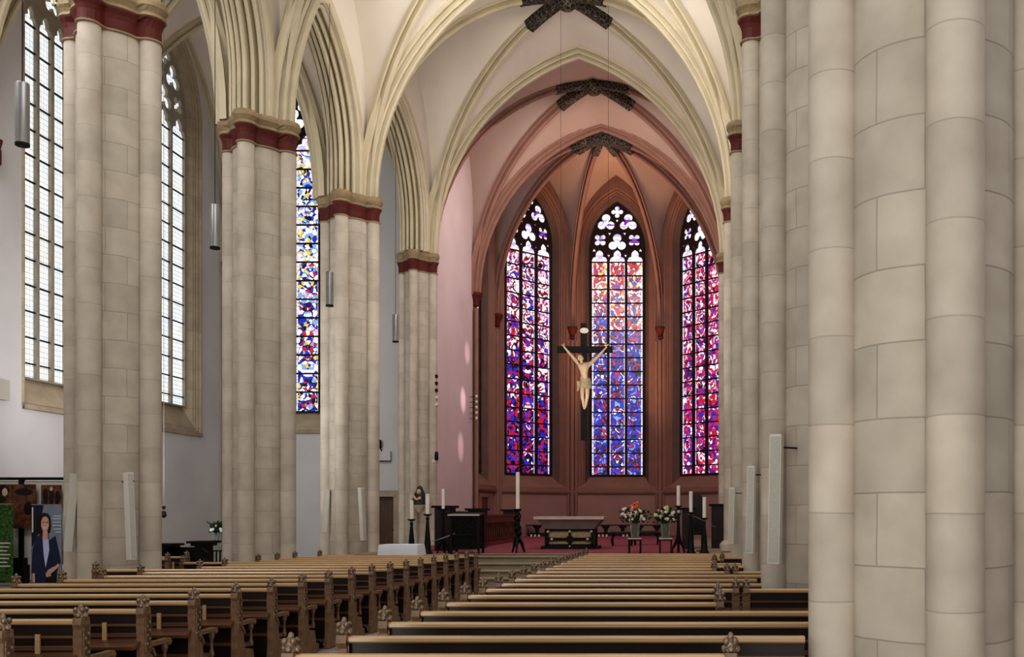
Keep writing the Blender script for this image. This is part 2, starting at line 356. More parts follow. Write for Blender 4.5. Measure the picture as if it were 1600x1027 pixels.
# ------------------------------------------------------------------ ground
def slab(name, x0, x1, y0, y1, z0, z1, mat, label, cat='floor'):
    return structure(MB().box(x0, x1, y0, y1, z0, z1).build(name, mat), label, cat)
def fz(Y): return FLOOR-max(0, min(Y, 24)-6)*.0075
structure(MB().prism([(-4, -.2), (24.5, -.2), (24.5, fz(24)), (24, fz(24)), (6, FLOOR), (-4, FLOOR)], 'x', -11.2, 9).build('floor', M['flag']), 'grey stone paved church floor under the pews', 'floor')
structure(MB().box(-19, -11.2, -4, 37.6, -.1, FLOOR).box(-11.2, -9.3, 24.4, 37.6, -.1, FLOOR).build('floor.001', M['flag']), 'grey stone floor of the side aisle behind the pillars', 'floor')
st = empty('floor.002', (-4, 24.4, 0)); structure(st, 'grey brown stone steps rising to the chancel', 'steps')
for k in range(4):
    z1 = CH-.1675*(3-k)
    MB().box(-9.3, 9, 24.4+.42*k, 26.4, FLOOR-.3, z1-.03).prism([(24.35+.42*k, z1-.045), (26.4, z1-.045), (26.4, z1), (24.36+.42*k, z1), (24.34+.42*k, z1-.02)], 'x', -9.3, 9).build('step', M['step'], st)
MB().box(-9.6, 4.5, 26.0, 49.2, 0, CH).build('platform', M['step'], st)
cp = structure(MB().box(-9.0, -.2, 27.2, 47.4, CH, CH+.012).build('floor.003', M['carpet']), 'rose red carpet covering the raised chancel floor', 'carpet')

# ------------------------------------------------------------------ piers
PY = [7.04, 12.5, 17.5, 22.9, 28.4, 34.5]
LX = {2: -10.6, 3: -10.38, 4: -10.19, 5: -9.94, 1: -10.7, 0: -10.8}
RX = 1.73; SPR = 11.35
def lobes(d, n=96):
    cs = [(0, 0, .575+d)] + [(.68*math.cos(a), .68*math.sin(a), .185+d) for a in (0, PI/2, PI, 3*PI/2)]
    out = []
    for k in range(n):
        a = 2*PI*k/n; ux, uy = math.cos(a), math.sin(a); best = 0
        for cx, cy, r in cs:
            b = cx*ux+cy*uy; dd = r*r-(cx*cx+cy*cy-b*b)
            if dd >= 0: best = max(best, b+math.sqrt(dd))
        out.append((best*ux, best*uy))
    return out
def lobe_loft(levels, c):
    mb = MB(); vs = []; n = 96
    for d, z in levels: vs += [(c[0]+x, c[1]+y, c[2]+z) for x, y in lobes(d)]
    fs = [(j*n+k, j*n+(k+1) % n, (j+1)*n+(k+1) % n, (j+1)*n+k) for j in range(len(levels)-1) for k in range(n)]
    fs += [tuple(range(n-1, -1, -1)), tuple((len(levels)-1)*n+k for k in range(n))]
    return mb.add(vs, fs)
pier_labels = {
    (0, 0): 'clustered stone pier beside the pews, out of the picture', (0, 1): 'clustered stone pier by the plain windows, out of the picture',
    (0, 2): 'pale clustered stone pillar with red capital between the two plain leaded windows',
    (0, 3): 'pale clustered pillar with red capital, second from the portrait banner',
    (0, 4): 'pale clustered pillar with red capital beside the stained aisle window, third from the banner',
    (0, 5): 'pale half pillar with red capital at the chancel entrance, carrying a bracket statue',
    (1, 0): 'huge close stone pillar of big ashlar blocks cutting off the pews',
    (1, 1): 'stone pillar just behind the huge close one, with long white speaker',
    (1, 2): 'second slim pillar behind the huge close one, red capital at picture top',
    (1, 3): 'third slim pillar beyond the huge one, with small red capital',
    (1, 4): 'fourth slim pillar beyond the huge one, with small red capital',
    (1, 5): 'last slim pillar at chancel edge beside the magenta stained window'}
def pier(x, y, key, base=None):
    base = fz(y) if y < 24 else (CH if x > 0 else FLOOR)
    root = empty('stone_pier', (x, y, base), pier_labels[key], 'pillar', None, 'thing')
    MB().lathe([(.575, 0), (.575, SPR-.7-base)], (x, y, base), 56).build('core', M['core'], root, 50)
    for k in range(4):
        a = k*PI/2
        MB().lathe([(.185, 0), (.185, SPR-.7-base)], (x+.68*math.cos(a), y+.68*math.sin(a), base), 24).build('shaft', M['shaft'], root, 50)
    lobe_loft([(.05, 0), (.12, .02), (.12, .22), (.05, .3), (.0, .34)], (x, y, base)).build('pier_base', M['shaft'], root)
    cap = lobe_loft([(-.01, -.72), (.02, -.70), (.0, -.66), (.0, -.5), (.02, -.42), (.06, -.34), (.06, -.32)], (x, y, SPR)).build('capital', M['red'], root)
    lobe_loft([(.02, -.735), (.035, -.72), (.035, -.70), (.02, -.69)], (x, y, SPR)).build('neck_ring', M['gold'], cap)
    lobe_loft([(.05, -.33), (.085, -.31), (.075, -.26), (.04, -.235), (.07, -.18), (.105, -.13), (.105, -.06), (.08, 0)], (x, y, SPR)).build('abacus', M['gold'], cap)
    return root
for i in range(6):
    pier(*((1.68, 6.87) if i == 0 else (RX, PY[i])), (1, i))
    if i >= 2: pier(LX[i], PY[i], (0, i))
    else: pier(LX[i], PY[i], (0, i))
    if i == 5:
        for o_ in C.objects:
            if o_.get('label') == pier_labels[(0, 5)]: o_.scale = (.8, .8, 1)
# spandrel walls and arcade arches
SAP = 4.35
def arcade(x0, y0, x1, y1, name, label):
    A = Vector((x0, y0, 0)); B = Vector((x1, y1, 0)); D = (B-A); Ln = D.length; D.normalize(); Nn = Vector((-D.y, D.x, 0)); mid = (A+B)/2
    a = Ln/2-.42; ST = .9; SAR = SAP-ST
    loop = [(-Ln/2, SPR), (-a, SPR)] + [(s, SPR+ST+z) for s, z in reversed(arch_pts(a, SAR))] + [(a, SPR), (Ln/2, SPR), (Ln/2, 19.4), (-Ln/2, 19.4)]
    tri = tessellate_polygon([[Vector((p[0], p[1], 0)) for p in loop]])
    mb = MB(); n = len(loop)
    w = lambda s, z, e: tuple(mid+D*s+Nn*e+Vector((0, 0, z)))
    mb.add([w(s, z, -.5) for s, z in loop]+[w(s, z, .5) for s, z in loop],
           [tuple(t) for t in tri]+[tuple(n+i for i in t) for t in tri]+[(i, (i+1) % n, n+(i+1) % n, n+i) for i in range(n)])
    root = structure(empty(name, (mid.x, mid.y, SPR)), label, 'wall')
    mb.build('spandrel', M['vault'], root)
    pth = [mid+D*s+Vector((0, 0, z)) for s, z in [(a-.02, SPR)]+[(s, SPR+ST+z) for s, z in arch_pts(a-.02, SAR)]+[(-a+.02, SPR)]]
    mb = MB(); sweep(mb, pth, ARC if (pth[-1]-pth[0]).normalized().cross(Vector((0, 0, 1))).length else ARC)
    mb.build('arch_moulding', M['rib'], root, 30)
    return root
for i in range(5):
    arcade(LX[i], PY[i], LX[i+1], PY[i+1], 'wall_left_arcade', 'cream moulded pointed arch between two pillars of the nave arcade')
    arcade(RX, PY[i], RX, PY[i+1], 'wall_right_arcade', 'cream moulded pointed arch between two slim pillars')

# ------------------------------------------------------------------ vaults
def V2(x, y): return Vector((x, y, 0))
def vault(corners, boss, z0, bz, walls, webmat, ribmat, label, bossarms=0, wallrib=(), armsel=None, wb=None):
    """corners in order; walls[i] = (stilt, apex) between corner i and i+1"""
    n = len(corners); B = V2(*boss); cs = [V2(*c) for c in corners]
    root = structure(empty('ceiling', (B.x, B.y, z0)), label, 'vault')
    mb = MB()
    for i in range(n):
        if walls[i] is None: continue
        cell(mb, cs[i], cs[(i+1) % n], B, z0, walls[i], bz+.02)
    mb.build('web', webmat, root, 60)
    for c in cs:
        p = rib_path(c, B, z0, z0, bz); mb = MB(); sweep(mb, p, DIAG); mb.build('diagonal_rib', ribmat, root, 30)
    for i in wallrib:
        a, b = cs[i], cs[(i+1) % n]; m = (a+b)/2
        p = rib_path(a, m, z0, walls[i][0], walls[i][1]); q = rib_path(b, m, z0, walls[i][0], walls[i][1])
        mb = MB(); sweep(mb, p+list(reversed(q))[1:], WALLR); mb.build('wall_rib', ribmat, root, 30)
    if bossarms:
        bo = MB().lathe([(.08, -.5), (.2, -.48), (.28, -.4), (.36, -.34), (.38, -.2), (.3, 0)] if n == 4 else [(.05, -.3), (.12, -.28), (.2, -.15), (.2, 0)], (B.x, B.y, bz), 20).build('boss', M['bossblack'], root)
        for i, c in enumerate(cs):
            p = rib_path(c, B, z0, z0, bz, 60)
            acc = 0; sel = [p[-1]]
            for j in range(len(p)-2, -1, -1):
                acc += (p[j]-p[j+1]).length
                if acc > bossarms: break
                sel.append(p[j])
            sel.reverse(); mb = MB()
            pr = sym([(.165, -.12), (.165, .2), (.14, .24), (.02, .24)])
            sweep(mb, sel, pr)
            vs = mb.v; k = len(pr); mb.add([vs[j] for j in range(k)], [tuple(range(k))])
            mb.build('painted_arm', M['bossblack'], bo)
    return root
def transverse(P, Q, z0, z1, mat, prof=TRANS, label='cream moulded transverse arch of the nave vault'):
    P = V2(*P); Q = V2(*Q); m = (P+Q)/2
    p = rib_path(P, m, z0, z0, z1); q = rib_path(Q, m, z0, z0, z1)
    mb = MB(); sweep(mb, p+list(reversed(q))[1:], prof)
    return structure(mb.build('ceiling_arch', mat, None, 30), label, 'arch')
def lx(i): return LX[i]+.50
rx = RX-.50
names = ['second nave bay, above the picture', 'third nave bay', 'fourth nave bay', 'fifth nave bay', 'nave bay before the chancel with black painted boss']
for i in range(5):
    vault([(lx(i), PY[i]), (rx, PY[i]), (rx, PY[i+1]), (lx(i+1), PY[i+1])], ((lx(i)+rx)/2+.05, (PY[i]+PY[i+1])/2), SPR, 19.05,
          [(SPR, 18.7), (SPR+2.2, 18.3), (SPR, 18.7), (SPR+2.2, 18.3)], M['vault'], M['rib'], 'cream ribbed vault over the '+names[i], 1.75 if i >= 3 else 0)
    transverse((lx(i), PY[i]), (rx, PY[i]), SPR, 18.75, M['rib'])
transverse((lx(5)-.12, PY[5]), (rx, PY[5]), SPR, 18.72, M['rib'], label='cream moulded chancel arch above the altar')
# chancel bay
CX0, CX1 = -9.3, 1.5; AY = 40.36
vault([(CX0-.3, 34.9), (CX1+.3, 34.9), (CX1, AY), (CX0, AY)], (-3.93, 37.5), 11.2, 18.9, [(11.2, 18.75), (14.4, 18.6), (11.2, 18.3), (14.4, 18.6)],
      M['vaultpinklit'], M['apserib'], 'rosy lit ribbed vault over the chancel with large black boss', 1.8)
transverse((CX0, AY), (CX1, AY), 11.2, 18.45, M['apserib'], label='brown moulded arch opening into the apse')
AV = [(CX0, AY), (CX0, 44.84), (-6.14, 48.0), (-1.66, 48.0), (CX1, 44.84), (CX1, AY)]
vault(AV, (-3.97, 41.35), 11.3, 18.3, [(14.8, 18.9)]*5+[None], M['vaultpinklit'], M['apserib'], 'rosy lit apse vault with radiating ribs and black painted rib ends', 1.6, wallrib=range(5))
# aisle vaults (left)
AXW = -18.0
for (a, b, ya, yb, xa, xb) in ((1, 2, 12.5, 18.6, -11.5, -11.35), (2, 3, 18.6, 24.0, -11.35, -11.1), (3, 4, 24.0, 29.0, -11.1, -10.95)):
    vault([(xa, PY[a]), (xb, PY[b]), (AXW, yb), (AXW, ya)], ((xa+AXW)/2, (PY[a]+PY[b]+ya+yb)/4), SPR, 19.3,
          [(SPR+2, 18.4), (SPR, 18.9), (SPR+1.5, 19.2), (SPR, 18.9)], M['vault'], M['rib'], 'cream ribbed vault over the side aisle', 0, wallrib=(2,))
    transverse((xb, PY[b]), (AXW, yb), SPR, 18.8, M['rib'], label='cream arch crossing the side aisle vault')
vault([(-10.95, 28.4), (-10.6, 36.75), (AXW, 36.75), (AXW, 29.0)], (-14.3, 32.8), SPR, 19.7,
      [(SPR+2, 18.6), (SPR+2.4, 19.5), (SPR+2, 19.5), (SPR, 18.9)], M['vault'], M['rib'], 'cream ribbed vault over the end of the side aisle', 0, wallrib=(1, 2))
# aisle vaults (right, barely seen between the slim pillars)
for i in range(1, 5):
    vault([(RX+.72, PY[i]), (RX+.72, PY[i+1]), (9, PY[i+1]), (9, PY[i])], (5.7, (PY[i]+PY[i+1])/2), SPR, 19.3,
          [(SPR+2, 18.4), (SPR, 18.9), (SPR+1.5, 19), (SPR, 18.9)], M['vault'], M['rib'], 'cream ribbed vault of the far side aisle', 0)

# ------------------------------------------------------------------ windows and walls
def foil(cx, cz, R, n, rot=PI/2, pts=48):
    out = []
    for k in range(pts):
        a = 2*PI*k/pts; best = .30*R
        for j in range(n):
            b = rot+2*PI*j/n; rr = R*(.40 if n == 4 else .46); dc = R-rr
            px, pz = dc*math.cos(b), dc*math.sin(b); q = px*math.cos(a)+pz*math.sin(a); dd = rr*rr-(px*px+pz*pz-q*q)
            if dd >= 0: best = max(best, q+math.sqrt(dd))
        out.append((cx+best*math.cos(a), cz+best*math.sin(a)))
    return out
def tri_hole(cx, cz, r, up=1): return [(cx+r*math.cos(up*PI/2+2*PI*k/3), cz+r*math.sin(up*PI/2+2*PI*k/3)) for k in range(3)]
def light_hole(cx, w, zb, zl, hh):
    half = [(1, 0), (1, .12), (.93, .27), (.8, .38), (.62, .42), (.48, .44), (.5, .58), (.44, .74), (.28, .88), (0, 1)]
    R_ = [(cx+w*a, zl+hh*b) for a, b in half]; L_ = [(cx-w*a, zl+hh*b) for a, b in reversed(half[:-1])]
    return [(cx+w, zb)] + R_ + L_ + [(cx-w, zb)]
class Frame2D:
    def __init__(s, O, A, Nv): s.O = Vector((*O, 0)); s.A = Vector((*A, 0)).normalized(); s.N = Vector((*Nv, 0)).normalized()
    def w(s, a, z, e): return s.O+s.A*a+s.N*e+Vector((0, 0, z))
def plate(fr, loops, e0, e1, name, mat, parent, uv=False, smooth=False):
    allp = [p for l in loops for p in l]; n = len(allp)
    tri = tessellate_polygon([[Vector((p[0], p[1], 0)) for p in l] for l in loops])
    vs = [fr.w(p[0], p[1], e0) for p in allp]; fs = [tuple(t) for t in tri]
    if e1 is not None:
        vs += [fr.w(p[0], p[1], e1) for p in allp]; fs += [tuple(n+i for i in reversed(t)) for t in tri]
        b = 0
        for l in loops:
            k = len(l); fs += [(b+i, b+(i+1) % k, n+b+(i+1) % k, n+b+i) for i in range(k)]; b += k
    me = bpy.data.meshes.new(name); me.from_pydata([tuple(v) for v in vs], [], fs)
    if uv:
        ul = me.uv_layers.new(name='UVMap')
        for lp in me.loops:
            p = allp[lp.vertex_index % n]; ul.data[lp.index].uv = (p[0], p[1])
    bm = bmesh.new(); bm.from_mesh(me); bmesh.ops.recalc_face_normals(bm, faces=bm.faces); bm.to_mesh(me); bm.free()
    return link(name, me, mat, parent, smooth)
wn = [0]
BT = .03
def window(fr, a, zb, zs, h, lights, zl, hh, foils, glass, depth, flare, mats, label, bars=.7, border=.07, mul=.1, sdrop=.8, glassmats=None, thick=.16):
    wn[0] += 1
    root = structure(empty('window_%d' % wn[0], fr.w(0, zb, 0)), label, 'window')
    mframe, mrev, mmul = mats
    # reveal: stepped profile (offset, depth); depth measured outwards
    prof = [(0, depth), (flare*.34, depth*.38), (flare*.36, depth*.30), (flare*.46, depth*.34), (flare*.5, depth*.2), (flare*.62, depth*.22), (flare*.66, depth*.06), (flare*.8, depth*.10), (flare*.84, -.04), (flare*.95, -.05), (flare, .0)]
    def loft(pr, nm, mat):
        vs = []; k = None
        for d, e in pr:
            o = opening(a, zs, h, zb-sdrop*(1-e/depth)*1.0 if e < depth else zb, d); k = len(o); vs += [fr.w(s, z, e) for s, z in o]
        MB().add(vs, [(j*k+i, j*k+i+1, (j+1)*k+i+1, (j+1)*k+i) for j in range(len(pr)-1) for i in range(k-1)]).build(nm, mat, root, 25)
    loft(prof[:3], 'reveal', mrev); loft(prof[2:], 'moulding', mframe)
    # sloping sill
    vs = [fr.w(-a, zb, depth), fr.w(a, zb, depth), fr.w(a+flare, zb-sdrop, 0), fr.w(-a-flare, zb-sdrop, 0), fr.w(a+flare, zb-sdrop, -.08), fr.w(-a-flare, zb-sdrop, -.08), fr.w(a+flare, zb-sdrop-.12, -.08), fr.w(-a-flare, zb-sdrop-.12, -.08), fr.w(a+flare, zb-sdrop-.14, .0), fr.w(-a-flare, zb-sdrop-.14, .0)]
    MB().add(vs, [(0, 1, 2, 3), (3, 2, 4, 5), (5, 4, 6, 7), (7, 6, 8, 9)]).build('window_sill', mframe, root)
    # tracery plate
    n = lights; inner = 2*(a-border); lw = (inner-mul*(n-1))/n/2; pitch = 2*lw+mul
    cxs = [-(n-1)/2*pitch+i*pitch for i in range(n)]
    holes = [light_hole(c, lw, zb+.05, zl, hh) for c in cxs]
    for f_ in foils:
        if f_[0] == 't': holes.append(tri_hole(*f_[1:]))
        else: holes.append(foil(f_[1], f_[2], f_[3], f_[0], f_[4] if len(f_) > 4 else PI/2))
    plate(fr, [opening(a, zs, h, zb)]+holes, depth-thick, depth, 'tracery', mmul, root)
    # panes
    for i, c in enumerate(cxs):
        plate(fr, [[(c-lw-.02, zb), (c+lw+.02, zb), (c+lw+.02, zl), (c-lw-.02, zl)]], depth-.05, None, 'pane', (glassmats[i] if glassmats else glass), root, uv=True)
    plate(fr, [[(s*.999, z) for s, z in opening(a, zs, h, zl)] if zl <= zs else [(s*.999, z) for s, z in opening(a, zs, h, zl)]], depth-.05, None, 'head_pane', M['g_head'] if glass is not M['g_clear'] else glass, root, uv=True)
    mb = MB(); z = zl; bt = .017 if glass is M['g_clear'] else .028
    while z > zb+.1:
        for c in cxs:
            p = [fr.w(c-lw, z-bt, depth-.12), fr.w(c+lw, z-bt, depth-.12), fr.w(c+lw, z+bt, depth-.12), fr.w(c-lw, z+bt, depth-.12), fr.w(c-lw, z-bt, depth-.06), fr.w(c+lw, z-bt, depth-.06), fr.w(c+lw, z+bt, depth-.06), fr.w(c-lw, z+bt, depth-.06)]
            mb.add(p, [(0, 1, 2, 3), (4, 7, 6, 5), (0, 4, 5, 1), (3, 2, 6, 7)])
        z -= bars
    mb.build('saddle_bar', M['bar'], root)
    return root
def wall(fr, s0, s1, z0, z1, holes, name, mat, label, top=None):
    loops = [[(s0, z0), (s1, z0), (s1, z1), (s0, z1)]]+holes
    o = plate(fr, loops, 0, None, name, mat, None)
    return structure(o, label, 'wall')
def hole(a, zs, h, zb, flare, sdrop=.8): return opening(a, zs, h, zb-sdrop, flare)

# apse: five facets
TR3 = [(4, 0, 17.25, .30), (3, -.56, 16.7, .46), (3, .56, 16.7, .46), (4, -.86, 15.83, .33, PI/4), (4, .86, 15.83, .33, PI/4), (3, 0, 15.68, .47),
       ('t', 0, 16.82, .09, -1), ('t', -.38, 16.16, .09, -1), ('t', .38, 16.16, .09, -1), ('t', -1.17, 15.3, .1, 1), ('t', 1.17, 15.3, .1, 1), ('t', -.43, 15.05, .09, -1), ('t', .43, 15.05, .09, -1)]
wl = ['brown framed window of the apse side beside the door, seen edge on', 'three light stained window of white, pink and purple glass beside the crucifix',
      'central stained window behind the crucifix, red and gold over blue', 'magenta and white stained window half hidden by the slim pillars', 'stained window in the hidden side of the apse']
gl = [M['g_left'], M['g_left'], M['g_center'], M['g_right'], M['g_right']]
for i in range(5):
    a, b = Vector((*AV[i], 0)), Vector((*AV[i+1], 0)); m = (a+b)/2; d = (b-a).normalized(); nn = Vector((-d.y, d.x, 0))
    if nn.dot(m-Vector((-3.97, 42, 0))) < 0: nn = -nn
    fr = Frame2D((m.x, m.y), (d.x, d.y), (nn.x, nn.y)); H = (b-a).length/2
    zbot = 3.92
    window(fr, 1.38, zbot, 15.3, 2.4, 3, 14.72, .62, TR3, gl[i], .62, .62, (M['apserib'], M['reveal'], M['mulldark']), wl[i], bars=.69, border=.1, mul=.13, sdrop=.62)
    wall(fr, -H, H, CH, 20.2, [hole(1.38, 15.3, 2.4, zbot, .62, .62)], 'wall_apse', M['apse'], 'plastered apse wall bay tinted by reddish light')
    # string course
    vs = []
    for z, e in ((3.0, 0), (3.0, -.1), (3.08, -.14), (3.16, -.14), (3.2, 0)): vs += [fr.w(-H, z, e), fr.w(H, z, e)]
    structure(MB().add(vs, [(2*k, 2*k+1, 2*k+3, 2*k+2) for k in range(4)]).build('trim_%d' % (i+1), M['apserib']), 'brown stone string course under the apse windows', 'string course')
# responds in the apse corners
for i, (x, y) in enumerate(AV):
    c = Vector((-3.97, 42.0, 0)); q = Vector((x, y, 0)); q = q+(c-q).normalized()*.12
    r = structure(empty('trim_%d' % (10+i), (q.x, q.y, CH)), 'slender brown wall shaft with small red capital in the apse corner', 'wall shaft')
    for s in (-1, 0, 1):
        t = Vector((-(c-q).y, (c-q).x, 0)).normalized()*s*.2
        MB().lathe([(.11 if s == 0 else .08, 0), (.11 if s == 0 else .08, 9.7)], (q.x+t.x, q.y+t.y, CH), 12).build('shaft', M['apserib'], r, 50)
    MB().lathe([(.12, -.55), (.14, -.5), (.11, -.45), (.14, -.3), (.24, -.14), (.27, -.08), (.27, 0), (.2, .03)], (q.x, q.y, 11.3), 16).build('capital', M['red'], r, 30)
# chancel side walls
for x, sx, nm, lb in ((CX0, -1, 'wall_chancel_left', 'pale pink chancel wall catching coloured window light'), (CX1+.0, 1, 'wall_chancel_right', 'pink lit chancel wall hidden by the pillars')):
    fr = Frame2D((x, 37.55), (0, 1), (sx, 0)); wall(fr, -3.1, 2.82, 0, 20.2, [], nm, M['wallpinklit'], lb)

# left aisle outer wall with two clear windows
fr = Frame2D((AXW, 27), (0, 1), (-1, 0))
W2 = dict(a=1.38, zs=15.7, h=2.35, zb=5.85)
W1 = dict(a=1.2, zs=15.7, h=2.3, zb=5.75)
def sub(fr, s): o = fr.O+fr.A*s; return Frame2D((o.x, o.y), (fr.A.x, fr.A.y), (fr.N.x, fr.N.y))
TR2 = [(4, 0, 17.9, .34), (3, -.52, 17.3, .45), (3, .52, 17.3, .45), (4, -.85, 16.48, .3, PI/4), (4, .85, 16.48, .3, PI/4), (3, 0, 16.42, .45), ('t', 0, 17.4, .09, -1)]
TRW1 = [(4, 0, 17.85, .3), (3, -.5, 17.2, .42), (3, .5, 17.2, .42), (3, 0, 16.55, .34)]
f1 = sub(fr, .38); f2 = sub(fr, 6.15)
window(f1, 1.2, 5.75, 16.2, 2.3, 4, 15.55, .5, TRW1, M['g_clear'], .45, .5, (M['frame'], M['frame'], M['mullion']), 'tall plain leaded window partly covered by the hanging lamp and first pillar', bars=.72, border=.03, mul=.1, sdrop=.75)
window(f2, 1.38, 5.85, 16.15, 2.35, 3, 15.45, .6, TR2, M['g_clear'], .45, .5, (M['frame'], M['frame'], M['mullion']), 'tall plain leaded window with stone tracery between first and second pillars', bars=.66, border=.05, mul=.1, sdrop=.9)
frw = Frame2D((AXW, 23), (0, 1), (-1, 0))
def shift(l, s): return [(p[0]+s, p[1]) for p in l]
wall(frw, -14, 13.8, 0, 20, [shift(hole(1.2, 16.2, 2.3, 5.75, .5, .75), 4.38), shift(hole(1.38, 16.15, 2.35, 5.85, .5, .9), 10.15)], 'wall_left_aisle', M['wall'], 'white plastered aisle wall with tall plain windows')
for k, y in enumerate((18.6, 24.5, 29.0, 36.6)):
    z0 = 9.9 if k < 3 else 8.6
    r = structure(empty('trim_%d' % (20+k), (AXW+.15, y, z0)), 'slender wall shaft with small dark red capital on the aisle wall', 'wall shaft')
    zb_ = z0 if k < 3 else FLOOR
    MB().lathe([(.03, 10.9-.1), (.14, 11.0), (.14, 11.35)], (AXW+.15, y, 0), 12).build('corbel', M['red'], r) if k < 3 else None
    MB().lathe([(.13, 0), (.13, 11.0-FLOOR)], (AXW+.15, y, FLOOR), 12).build('shaft', M['rib'], r, 50) if k == 3 else None
    MB().lathe([(.1, -.5), (.13, -.4), (.1, -.3), (.15, -.1), (.17, 0)], (AXW+.15, y, 11.6), 16).build('capital', M['red'], r, 30)
# east wall of the aisle with stained window and door
EY = 36.8
fre = Frame2D((-15.0, EY), (1, 0), (0, 1))
TRE = [(4, 0, 18.0, .47, PI/4), (3, -.52, 17.25, .45), (3, .52, 17.2, .45), ('t', 0, 17.42, .26, -1), ('t', -.92, 16.85, .12, 1), ('t', .92, 16.85, .12, 1)]
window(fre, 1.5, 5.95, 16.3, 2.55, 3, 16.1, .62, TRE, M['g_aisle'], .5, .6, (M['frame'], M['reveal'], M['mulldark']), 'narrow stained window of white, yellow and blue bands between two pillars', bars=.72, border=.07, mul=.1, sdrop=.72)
dxa, dxb = -12.28, -11.5
wall(fre, -3.2, 5.7, 0, 20.2, [hole(1.5, 16.3, 2.55, 5.95, .6, .72), [(dxa+15.0, FLOOR), (dxb+15.0, FLOOR), (dxb+15.0, 2.7), (dxa+15.0, 2.7)]], 'wall_aisle_end', M['wall'], 'white plastered end wall of the side aisle')
dr = structure(empty('door_1', ((dxa+dxb)/2, EY, FLOOR)), 'plain brown door in stone frame beside the chancel pillar', 'door')
MB().box(dxa, dxb, EY+.2, EY+.26, FLOOR, 2.7).build('door_panel', M['darkdoor'], dr)
MB().box(dxa-.24, dxa+.02, EY-.06, EY+.3, FLOOR, 2.68).box(dxb-.02, dxb+.24, EY-.06, EY+.3, FLOOR, 2.68).box(dxa-.24, dxb+.24, EY-.06, EY+.3, 2.68, 2.92).build('door_frame', M['frame'], dr)
MB().ball((dxb-.1, EY+.16, 1.4), .04).build('door_handle', M['black'], dr)
# narrow sacristy door in the apse side
sd = structure(empty('door_2', (CX0+.03, 42.2, CH)), 'tall narrow dark door in the apse side wall', 'door')
MB().box(CX0+.01, CX0+.06, 41.5, 42.9, CH, 3.0-.25).build('door_panel', M['darkdoor'], sd)
MB().box(CX0, CX0+.12, 41.35, 41.5, CH, 2.75).box(CX0, CX0+.12, 42.9, 43.05, CH, 2.75).box(CX0, CX0+.12, 41.35, 43.05, 2.75, 2.9).build('door_frame', M['apserib'], sd)
# right aisle outer wall, openings to daylight
frr = Frame2D((9.0, 22), (0, 1), (1, 0)); hs = []
for k in range(4):
    s = -12.2+5.4*k+.0
    hs.append(shift(hole(1.5, 15.2, 2.5, 4.6, .4, .6), s))
    window(sub(frr, s), 1.5, 4.6, 15.2, 2.5, 3, 14.4, .6, [(4, 0, 16.9, .36), (3, -.55, 16.2, .45), (3, .55, 16.2, .45)], M['g_clear'], .4, .4, (M['frame'], M['frame'], M['mullion']), 'plain leaded window in the hidden side aisle', bars=.95, sdrop=.6)
wall(frr, -26, 14.5, 0, 20, hs, 'wall_right_aisle', M['wall'], 'white plastered wall of the hidden side aisle')
wall(Frame2D((5.3, 35), (1, 0), (0, 1)), -3.8, 3.7, 0, 20, [], 'wall_right_end', M['wall'], 'white plastered end wall of the hidden side aisle')
#PART2
# ------------------------------------------------------------------ pews
def finial_mesh():
    mb = MB(); mb.ball((0, 0, .04), .042, 10, 8, sz=1.15)
    for k in range(8):
        a = 2*PI*k/8; mb.ball((.038*math.cos(a), .038*math.sin(a), .02+.045*(k % 2)), .021, 7, 5, sz=1.2)
    mb.ball((0, 0, .095), .02, 8, 6, sz=1.4); mb.lathe([(.05, -.02), (.03, 0), (.045, .02)], n=10)
    me = mb.mesh('finial'); me.materials.append(M['carve'])
    for p in me.polygons: p.use_smooth = True
    return me
def end_mesh():
    # silhouette in (y, z): tall back post, arm rest, seat side, foot
    p = [(-.08, 0), (.50, 0), (.50, .11), (.40, .13), (.36, .30), (.14, .34), (.11, .50), (.055, .56), (.05, .88), (.07, .92), (.06, .975), (-.055, .975), (-.065, .92), (-.045, .88), (-.05, .2), (-.08, .12)]
    mb = MB().prism(p, 'x', -.035, .035)
    me = mb.mesh('end_panel'); me.materials.append(M['endwood']); return me
def carving_mesh():
    mb = MB()
    for s in (-1, 1):
        x = s*.04
        for k in range(7):
            mb.ball((x, .01+.018*(-1)**k, .60+.04*k), .017, 6, 4)
        mb.box(x-.006, x+.006, -.035, -.022, .56, .9).box(x-.006, x+.006, .042, .055, .56, .9)
        mb.box(x-.006, x+.006, -.03, .05, .9, .915)
    me = mb.mesh('carving'); me.materials.append(M['carve']); return me
def arm_mesh():
    mb = MB().cham(-.035, .035, .05, .44, .60, .64, .012)
    mb.ball((0, .44, .60), .038, 10, 6)
    mb.tube([(0, .07, .60), (0, .16, .57), (0, .20, .50)], .018)
    mb.lathe([(.02, .33), (.028, .36), (.014, .42), (.014, .50), (.03, .55), (.02, .6)], (0, .38, 0), 10)
    me = mb.mesh('armrest'); me.materials.append(M['endwood']); return me
FM, EM, CM, AM = finial_mesh(), end_mesh(), carving_mesh(), arm_mesh()
def inst(name, me, parent, loc):
    o = bpy.data.objects.new(name, me); C.objects.link(o); o.parent = parent; o.location = loc; return o
cache = {}
